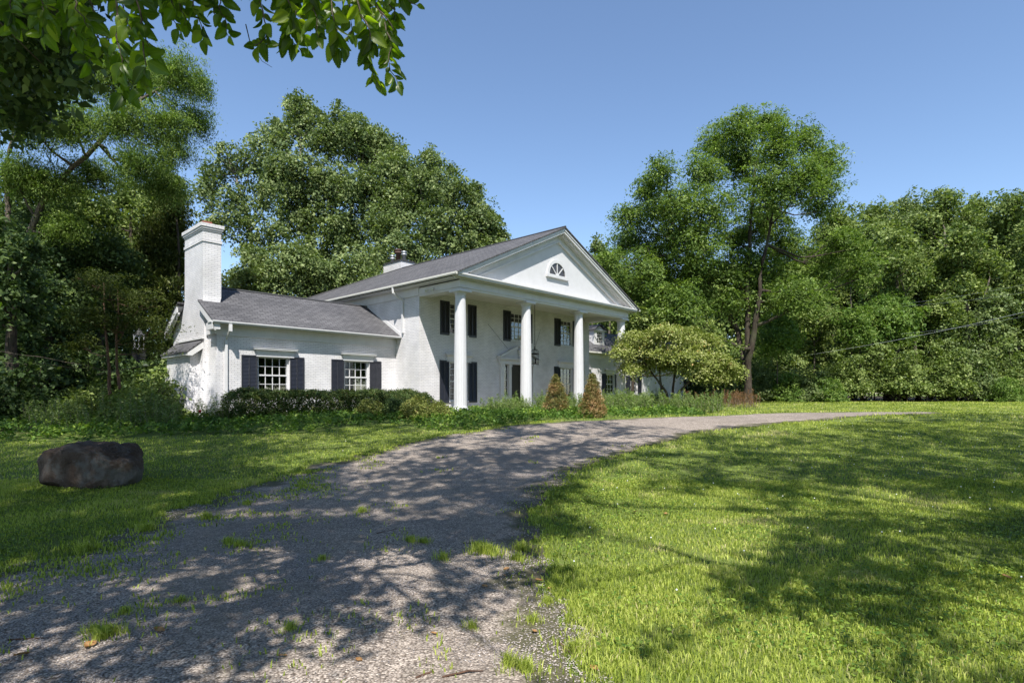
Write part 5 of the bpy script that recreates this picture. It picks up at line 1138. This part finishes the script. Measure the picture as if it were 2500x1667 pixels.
# weeds: three kinds of plant, copied
def weed(h, n, leaf, ls, nm='tall_weed', spread=0.12, lab='x', group='tall weeds in the bed before the portico', tw_=1):
    root = empty(nm, (0, 0, 0), label=lab, cat='weed', group=group); tb = MB(); C = []; N = []; Dr = []
    for s_ in range(rng.integers(3, 6)):
        b = np.array([rng.normal()*spread, rng.normal()*spread, -0.03]); hh = h*rng.uniform(0.6, 1.05); t = b+np.array([rng.normal()*0.10, rng.normal()*0.10, hh]); cv = curve(b, t, 7, wob=0.12); tb.tube(cv, list(np.linspace(0.007, 0.002, 7)), 4)
        m = int(n*hh/h); u = rng.random(m)**0.85*6; i = np.clip(u.astype(int), 0, 5); p = cv[i]+(cv[i+1]-cv[i])*(u-i)[:, None]; dr = unit(m)+[0, 0, 0.25]; dr /= np.linalg.norm(dr, axis=1, keepdims=True)
        C.append(p+dr*(ls*0.5+0.10*h*(1-u/6)[:, None]*rng.random((m, 1)))); Dr.append(dr); N.append(unit(m)*0.6+[0, 0, 1.0])
    link('stems', tb.mesh('stems', M['twig'], True), root); C = np.concatenate(C); link('leaves', leaf_mesh('leaves', C, np.concatenate(N), ls*rng.uniform(0.6, 1.3, len(C)), 0.3, M[leaf], rng.normal(0.5, 0.22, len(C)), 0, np.concatenate(Dr)), root); return root
wk = [weed(0.95, 85, 'weed', 0.10), weed(0.7, 100, 'weed', 0.085), weed(0.8, 120, 'weed', 0.07, lab='x'), weed(0.6, 80, 'pinkweed', 0.05, nm='dry_weed', group='reddish dry weeds')]
uw = [0]*4
def putw(i, x, y, sc, lab, group):
    put(wk[i], uw[i] == 0, x, y, sc=sc, lab=lab, group=group); uw[i] += 1
G1 = 'tall weeds in the bed before the portico'
for i in range(190):
    lx = rng.uniform(0.3, 14.5); ly = -3.15-rng.uniform(0.0, 1.5)*(1 if lx < 9.5 else 0.8); p = hp(lx, ly, 0)
    if drive_sd(p[:1], p[1:2])[0] > -0.45: continue
    putw(int(rng.integers(0, 3)), p[0], p[1], rng.uniform(0.55, 1.25), 'tall green weed growing before the portico columns', G1)
for i in range(60):
    q = P(rng.uniform(1375, 1680)*1.0*1.0 if False else rng.uniform(1480, 1760), 960, rng.uniform(24, 29)); 
    if drive_sd(q[:1], q[1:2])[0] > -0.5: continue
    putw(int(rng.integers(1, 3)), q[0], q[1], rng.uniform(0.9, 1.5), 'bushy pale weed clump under the dogwood', 'weeds under the dogwood')
for i in range(34):
    q = P(rng.uniform(1690, 1860), 960, rng.uniform(30, 36)); putw(3, q[0], q[1], rng.uniform(1.0, 1.7), 'reddish dry weed at the foot of the locust', 'reddish dry weeds')
for i in range(90):
    q = P(rng.uniform(60, 440), 960, rng.uniform(15.5, 20)); putw(int(rng.integers(0, 3)), q[0], q[1], rng.uniform(0.7, 1.25), 'tall thin weed in the shady bed left of the house', 'weeds in the left bed')
for i in range(16):
    p = hp(rng.uniform(-8.6, -7.0), rng.uniform(-0.5, 1.3), 0); putw(int(rng.integers(0, 3)), p[0], p[1], rng.uniform(0.7, 1.1), 'wispy weed against the foot of the left gable wall', 'weeds by the gable wall')
p = Gp(488, 1030); rf = empty('red_flower', p, label='single red flower in the bed at the gable wall', cat='flower')
s = MB(); s.tube([(0, 0, 0), (0.01, 0, 0.14), (0.0, 0.01, 0.3)], 0.006, 5); s.build('stem', M['bark'], rf)
s = MB()
for i in range(10):
    a = i*0.63; s.prism([(0, 0, 0.28), (0.05*math.cos(a), 0.05*math.sin(a), 0.36), (0.03*math.cos(a+0.5), 0.03*math.sin(a+0.5), 0.40), (0, 0, 0.34)], (0.003, 0.003, 0.004))
s.build('petals', M['red'], rf)
# boulder
bp = Gp(213, 1188); bp[1] += 0.26; bo = empty('boulder', (bp[0], bp[1], gzf(bp[0], bp[1])), 0, label='big dark weathered boulder on the shaded lawn at the left', cat='boulder')
n, m = 180, 110; u = np.linspace(0, 2*np.pi, n, endpoint=False); v = np.linspace(-np.pi/2, np.pi/2, m); U_, V_ = np.meshgrid(u, v)
cx, cy, cz = np.cos(V_)*np.cos(U_), np.cos(V_)*np.sin(U_), np.sin(V_)
def sq(a, e): return np.sign(a)*np.abs(a)**e
X = sq(cx, 0.5)*0.86; Y_ = sq(cy, 0.6)*0.50; Z = sq(cz, 0.42)*0.43+0.36
X = X*(1-0.10*(Z > 0.5)*(Z-0.5)*4)-0.02; X = np.where(X > 0.45, 0.45+(X-0.45)*(0.55+0.5*np.clip(1-np.abs(Z-0.35)/0.45, 0, 1)), X)
Z = Z-0.08*np.clip(X, 0, 1)-0.10*np.clip(X-0.4, 0, 1); Z = np.where(Z < 0.25, Z+0.18*np.clip(X-0.2, 0, 1), Z)
dn = (vnoise(X.ravel()*3+Z.ravel()*2, Y_.ravel()*3+Z.ravel()*2.6, 1.0)-0.5)*0.10+(vnoise(X.ravel()*8+Y_.ravel()*3, Z.ravel()*9+Y_.ravel()*5, 1.0)-0.5)*0.035
Vb = np.stack([X.ravel()+dn*0.6*cx.ravel()*1.5, Y_.ravel()+dn*cy.ravel(), Z.ravel()+dn*cz.ravel()*0.8], 1)
i = np.arange(n); Fb = np.concatenate([np.stack([r*n+i, r*n+(i+1) % n, (r+1)*n+(i+1) % n, (r+1)*n+i], 1) for r in range(m-1)])
fr_ = np.random.default_rng(3)
for _ in range(14):
    nn = fr_.normal(size=3)*[1, 1.0, 0.8]; nn /= np.linalg.norm(nn); pr_ = (Vb-[0, 0, 0.36])@nn; lim = pr_.max()*fr_.uniform(0.80, 0.93); ov = np.clip(pr_-lim, 0, None); Vb = Vb-nn*(ov*0.88)[:, None]
dirv = Vb-np.array([0, 0, 0.3]); dirv /= np.linalg.norm(dirv, axis=1, keepdims=True)
def n3(f, o_): return (vnoise(Vb[:, 0]*f+Vb[:, 1]*f*0.8+o_, Vb[:, 2]*f+Vb[:, 1]*f*0.6, 1.0)+vnoise(Vb[:, 0]*f-Vb[:, 2]*f*0.7+o_*2, Vb[:, 1]*f+Vb[:, 2]*f*0.5, 1.0))/2-0.5
Vb = Vb+dirv*(n3(4.0, 3)*0.11+n3(11, 9)*0.05+np.abs(n3(24, 5))*0.05+n3(55, 1)*0.022)[:, None]
Vb = Vb*np.array([0.85, 0.90, 0.90])-np.array([0, 0, 0.05]); link('stone', qmesh('stone', Vb, Fb, M['rock'], None, True), bo)
# power lines and a bare wire
def wire(a, b, sag, name, label, r=0.022):
    p = curve(a, b, 14, wob=0.0); p[:, 2] -= np.sin(np.linspace(0, math.pi, 14))*sag; s = MB(); s.tube(p-p[0], r, 5); o = s.build(name, M['steel']); o.location = p[0]; return tag(o, label, 'cable', 'overhead cables before the wood')
wire(P(1965, 868, 42), P(2640, 728, 33), 0.25, 'overhead_cable', 'bright overhead cable rising to the right edge before the wood', 0.010)
wire(P(2200, 815, 42), P(2640, 742, 34), 0.25, 'overhead_cable', 'thin lower cable just under the bright one', 0.006)
wire(P(2200, 742, 44), P(2640, 665, 36), 0.2, 'overhead_cable', 'faint upper cable high before the wood', 0.005)
wire(P(2200, 748, 44), P(2640, 690, 36), 0.2, 'overhead_cable', 'faintest cable under the upper one', 0.004)
for a, b, sg, lb in (((-40, 850, 17), (300, 915, 19.5), -0.2, 'long pale dead branch slanting through the left wood'), ((-40, 885, 18), (260, 905, 20), -0.1, 'second pale dead branch below the long one'), ((235, 915, 18.4), (470, 870, 20), -0.15, 'thin dead branch crossing the yew stems')):
    pa, pb = P(*a), P(*b); c = curve(pa, pb, 10, wob=0.05); s = MB(); s.tube(c-c[0], list(np.linspace(0.012, 0.004, 10)), 5); o = s.build('dead_branch', M['bark']); o.location = c[0]; tag(o, lb, 'branch', 'dead branches in the left wood')

# ------------------------------------------------------------------ grass, pebbles, leaves on the ground
def blades(x, y, hgt, wid, tone, nm, mat='grass', drv=False):
    n = len(x); z = drz(x, y) if drv else gz(x, y); a = rng.uniform(0, 2*np.pi, n); lean = rng.uniform(0.15, 0.95, n); la = rng.uniform(0, 2*np.pi, n)
    bx, by = np.cos(a)*wid/2, np.sin(a)*wid/2; lx, ly = np.cos(la)*lean*hgt, np.sin(la)*lean*hgt
    B = np.stack([x, y, z], 1)
    v0 = B+np.stack([-bx, -by, np.zeros(n)-0.01], 1); v1 = B+np.stack([bx, by, np.zeros(n)-0.01], 1)
    md = B+np.stack([lx*0.35, ly*0.35, hgt*0.62], 1); v2 = md+np.stack([bx, by, np.zeros(n)], 1)*0.8; v3 = md-np.stack([bx, by, np.zeros(n)], 1)*0.8; v4 = B+np.stack([lx, ly, hgt*(1.05-0.45*lean)], 1)
    V = np.stack([v0, v1, v2, v3, v4, v4], 1).reshape(-1, 3); k = np.arange(n)[:, None]*6
    F = np.concatenate([k+np.array([[0, 1, 2, 3]]), k+np.array([[3, 2, 4, 5]])])
    # second face as a quad with a split tip
    V[5::6] += np.stack([-bx, -by, np.zeros(n)], 1)*0.08
    return V, F, np.repeat(np.clip(tone, 0, 1), 6)
def lawn(n, x0, x1, y0, y1, h0, h1, wd, wide=1.02):
    x = rng.uniform(x0, x1, n); y = np.sqrt(rng.uniform(y0**2, y1**2, n)) if y0 > 0 else rng.uniform(y0, y1, n)
    k = (np.abs(x) < y*0.95*wide+0.4) & ~inside(x, y, np.array(bed)) & (edge_dist(x, y, bed) > 0.0)
    x, y = x[k], y[k]; sdv = drive_sd(x, y); p_in = np.clip(1-sdv/0.02, 0, 1)
    k = (sdv < 0.03) & ~inside(x, y, np.array(WOODL)) & ~inside(x, y, np.array(WOODR)); x, y, sdv = x[k], y[k], sdv[k]
    pat = vnoise(x, y, 0.8); pat2 = vnoise(x, y, 3.1)
    k = rng.random(len(x)) < (0.45+0.8*pat2)*np.clip(1.1-0.7*(vnoise(x+40, y, 0.5) > 0.8), 0.3, 1); x, y, sdv, pat, pat2 = x[k], y[k], sdv[k], pat[k], pat2[k]
    hg = rng.uniform(h0, h1, len(x))*(0.7+0.6*pat)*(1+0.7*np.exp(-np.abs(sdv)/0.25))
    return x, y, hg, np.full(len(x), wd)*rng.uniform(0.6, 1.4, len(x)), rng.normal(0.42, 0.2, len(x))+0.60*(pat-0.5)+0.25*(pat2-0.5)+0.55*(vnoise(x+31, y+7, 1.9) > 0.80)*rng.random(len(x))
VV = []; FF = []; TT = []; off = 0
for args in ((190000, -6, 6.5, 2.6, 5.2, 0.018, 0.055, 0.006), (230000, -10, 10, 5.2, 9.5, 0.02, 0.055, 0.008), (190000, -19, 19, 9.5, 18, 0.025, 0.06, 0.013), (110000, -32, 34, 18, 34, 0.04, 0.08, 0.024), (50000, 2, 50, 34, 50, 0.05, 0.09, 0.04)):
    v, f, t = blades(*lawn(*args), 'g'); VV.append(v); FF.append(f+off); TT.append(t); off += len(v)
# sprigs invading the left side of the drive
n = 420000; x = rng.uniform(-9, 3, n); y = rng.uniform(2.6, 16, n); sdv = drive_sd(x, y); q = vnoise(x, y, 1.6)*0.6+vnoise(x+9, y, 5)*0.4
lefty = x < -0.28*y+0.6
pr = np.where(lefty, np.clip((q-0.42)*2.2, 0, 1)*np.exp(-np.clip(sdv, 0, 9)/0.8)+np.clip(q-0.70, 0, 1)*2.2, np.exp(-np.clip(sdv, 0, 9)/0.10)*0.6+np.clip(q-0.80, 0, 1)*2.0)
k = (sdv > 0) & (rng.random(n) < pr*0.8) & (np.abs(x) < y); x, y = x[k], y[k]
v, f, t = blades(x, y, rng.uniform(0.018, 0.055, len(x)), np.full(len(x), 0.010)*(0.6+y/8), rng.normal(0.45, 0.2, len(x)), 'g', drv=True); VV.append(v); FF.append(f+off); TT.append(t); off += len(v)
g = link('grass', qmesh('grass', np.concatenate(VV), np.concatenate(FF), M['grass'], np.concatenate(TT))); tag(g, 'short mown grass of the lawns on both sides of the drive', 'grass', kind='stuff')
# clover and plantain leaves in the near lawn
n = 75000; x = rng.uniform(-7, 10, n); y = rng.uniform(2.6, 12, n); k = (drive_sd(x, y) < -0.05) & (np.abs(x) < y) & (vnoise(x+5, y, 1.1)+0.4*vnoise(x, y, 6) > 0.62); x, y = x[k], y[k]
C = np.stack([x, y, gz(x, y)+rng.uniform(0.02, 0.06, len(x))], 1)
o = link('clover', leaf_mesh('clover', C, unit(len(x))*0.5+[0, 0, 1.1], rng.uniform(0.018, 0.042, len(x)), 0.7, M['ivy'], rng.normal(0.72, 0.25, len(x)))); tag(o, 'clover and plantain leaves mixed into the near lawn', 'clover', kind='stuff')
# white clover heads
n = 260; x = rng.uniform(-4, 16, n); y = rng.uniform(4, 18, n); k = (drive_sd(x, y) < -0.3) & (np.abs(x) < y*0.95); x, y = x[k], y[k]; s = MB()
for a, b in zip(x, y): z = gzf(a, b)+0.07; s.lathe(a, b, [(0.002, z-0.008), (0.009, z), (0.002, z+0.009)], 5)
o = s.build('clover_flowers', M['flower']); tag(o, 'tiny white clover heads dotted over the right lawn', 'clover', kind='stuff')
# loose pebbles
def pebbles(n, x0, x1, y0, y1, r0, r1):
    x = rng.uniform(x0, x1, n); y = np.sqrt(rng.uniform(y0**2, y1**2, n)); sdv = drive_sd(x, y); k = (sdv > -0.06) & (np.abs(x) < y*0.95+0.3) & (rng.random(n) < np.clip(0.08+3.0*(0.6*vnoise(x, y, 0.9)+0.4*vnoise(x, y, 2.7)-0.42), 0.05, 1)); x, y = x[k], y[k]; m = len(x)
    base = np.array([(1, 0, 0), (0.3, 0.9, 0.1), (-0.7, 0.6, -0.1), (-0.8, -0.5, 0.1), (0.25, -0.9, 0), (0.1, 0.1, 0.8)]); Fp = np.array([(0, 1, 5), (1, 2, 5), (2, 3, 5), (3, 4, 5), (4, 0, 5)])
    r = rng.uniform(r0, r1, m); a = rng.uniform(0, 6.28, m); el = rng.uniform(0.6, 1.0, m); bx = base[None]*(1+rng.normal(size=(m, 6, 3))*0.14); bx[..., 1] *= el[:, None]; bx[..., 2] *= 0.75
    X = bx[..., 0]*np.cos(a)[:, None]-bx[..., 1]*np.sin(a)[:, None]; Y = bx[..., 0]*np.sin(a)[:, None]+bx[..., 1]*np.cos(a)[:, None]
    V = np.stack([x[:, None]+X*r[:, None], y[:, None]+Y*r[:, None], (drz(x, y)+0.004)[:, None]+bx[..., 2]*r[:, None]], 2).reshape(-1, 3)
    return V, (np.arange(m)[:, None, None]*6+Fp[None]).reshape(-1, 3), np.repeat(np.clip(rng.normal(0.36, 0.2, m), 0, 1), 6)
V1, F1, t1 = pebbles(150000, -6, 3, 2.4, 5.5, 0.004, 0.0085); V2, F2, t2 = pebbles(80000, -9, 3, 5.5, 10, 0.005, 0.010)
o = link('loose_gravel', qmesh('loose_gravel', np.concatenate([V1, V2]), np.concatenate([F1, F2+len(V1)]), M['pebble'], np.concatenate([t1, t2]))); tag(o, 'loose rounded pea gravel covering the near driveway', 'gravel', kind='stuff')
# grass tufts in the gravel
def tuft():
    root = empty('grass_tuft', (0, 0, 0), label='x', cat='grass tuft', group='x'); n = 170; r = np.abs(rng.normal(size=n))*0.055; a = rng.uniform(0, 6.28, n)
    z0 = gz(np.zeros(1), np.zeros(1))[0]; v, f, t = blades(np.cos(a)*r, np.sin(a)*r*0.7, rng.uniform(0.03, 0.085, n), np.full(n, 0.005), rng.normal(0.5, 0.2, n), 't'); v[:, 2] -= z0
    link('blades', qmesh('blades', v, f, M['grass'], t), root); return root
tf = tuft(); first = True
for (px, py, sc) in ((1183, 1357, 1.9), (1165, 1352, 1.6), (1205, 1362, 1.5), (1275, 1350, 1.6), (1265, 1375, 1.3), (1003, 1328, 1.1), (1035, 1330, 0.9), (240, 1570, 1.3), (252, 1560, 1.1), (290, 1510, 0.9), (215, 1555, 0.9), (555, 1335, 1.3), (580, 1340, 1.1), (700, 1550, 0.8), (1340, 1480, 0.9), (1300, 1530, 1.0), (1245, 1640, 1.1), (1285, 1655, 1.2), (1150, 1545, 0.8), (880, 1255, 1.2), (430, 1480, 0.8), (600, 1235, 1.2), (500, 1270, 1.4), (350, 1300, 1.6), (200, 1350, 1.6), (780, 1375, 0.9), (1080, 1372, 1.2), (1410, 1600, 1.0)):
    p = Gp(px, py); lb = 'thick grass tuft standing alone in the middle of the drive' if sc > 1.7 else 'small grass tuft growing out of the gravel drive'; o = put(tf, first, p[0], p[1]+0.05, sc=sc, lab=lb, group='grass tufts in the gravel'); o.location.z += 0.045; first = False
# dry fallen leaves and sticks
def fallen():
    n = 7; V = []; 
    for i in range(n+1):
        t = i/n; wd = 0.3*math.sin(math.pi*t)**0.8; V += [(-wd, t-0.5, 0.10*math.sin(3*t)+0.10), (0, t-0.5, 0.05*math.sin(3*t)), (wd, t-0.5, 0.13-0.06*math.sin(4*t))]
    F = [(i*3+j, i*3+j+1, i*3+j+4, i*3+j+3) for i in range(n) for j in (0, 1)]
    return qmesh('fallen_leaf', np.array(V), np.array(F), M['dry'], rng.random(len(V)), True)
fm = fallen()
for (px, py, sz_) in ((220, 1584, 0.10), (53, 1608, 0.09), (388, 1547, 0.08), (1315, 1423, 0.075), (1345, 1442, 0.06), (1305, 1550, 0.06), (1237, 1395, 0.06), (1232, 1412, 0.05), (1735, 1408, 0.07), (1550, 1254, 0.10), (2458, 1416, 0.10), (1183, 1438, 0.06), (1060, 1555, 0.05), (690, 1610, 0.05), (1450, 1642, 0.07), (100, 1112, 0.08), (1625, 1258, 0.08), (876, 1620, 0.05)):
    p = Gp(px, py); o = link('fallen_leaf', fm); o.location = (p[0], p[1], p[2]+0.025); o.rotation_euler = (rng.uniform(-0.3, 0.3), rng.uniform(-0.3, 0.3), rng.uniform(0, 6.28)); o.scale = (sz_,)*3
    tag(o, 'dry curled orange-brown leaf lying on the drive' if px < 1400 else 'dry brown leaf lying in the grass', 'leaf', 'fallen leaves on the drive' if px < 1400 else 'fallen leaves in the grass')
for (a, b, c_, d_, lb) in ((1015, 1662, 1060, 1645, 'short brown stick at the bottom edge of the drive'), (1080, 1660, 1180, 1645, 'thin brown stick beside the short one at the bottom'), (1130, 1330, 1180, 1327, 'dark little stick above the big grass tuft'), (20, 1568, 120, 1563, 'dark stick lying in the lower left of the drive'), (1365, 1575, 1400, 1605, 'thin straw at the edge of the right lawn'), (920, 1305, 985, 1290, 'reddish twig in the middle of the drive')):
    p, q = Gp(a, b), Gp(c_, d_); m_ = curve(p+[0, 0, 0.02], q+[0, 0, 0.02], 6, wob=0.08); s = MB(); s.tube(m_-m_[0], [0.006, 0.007, 0.006, 0.006, 0.004, 0.002], 5); o = s.build('stick', M['barkr']); o.location = m_[0]; tag(o, lb, 'stick', 'sticks on the ground')
print('all', time.time()-T0, sum(len(m.polygons) for m in bpy.data.meshes))
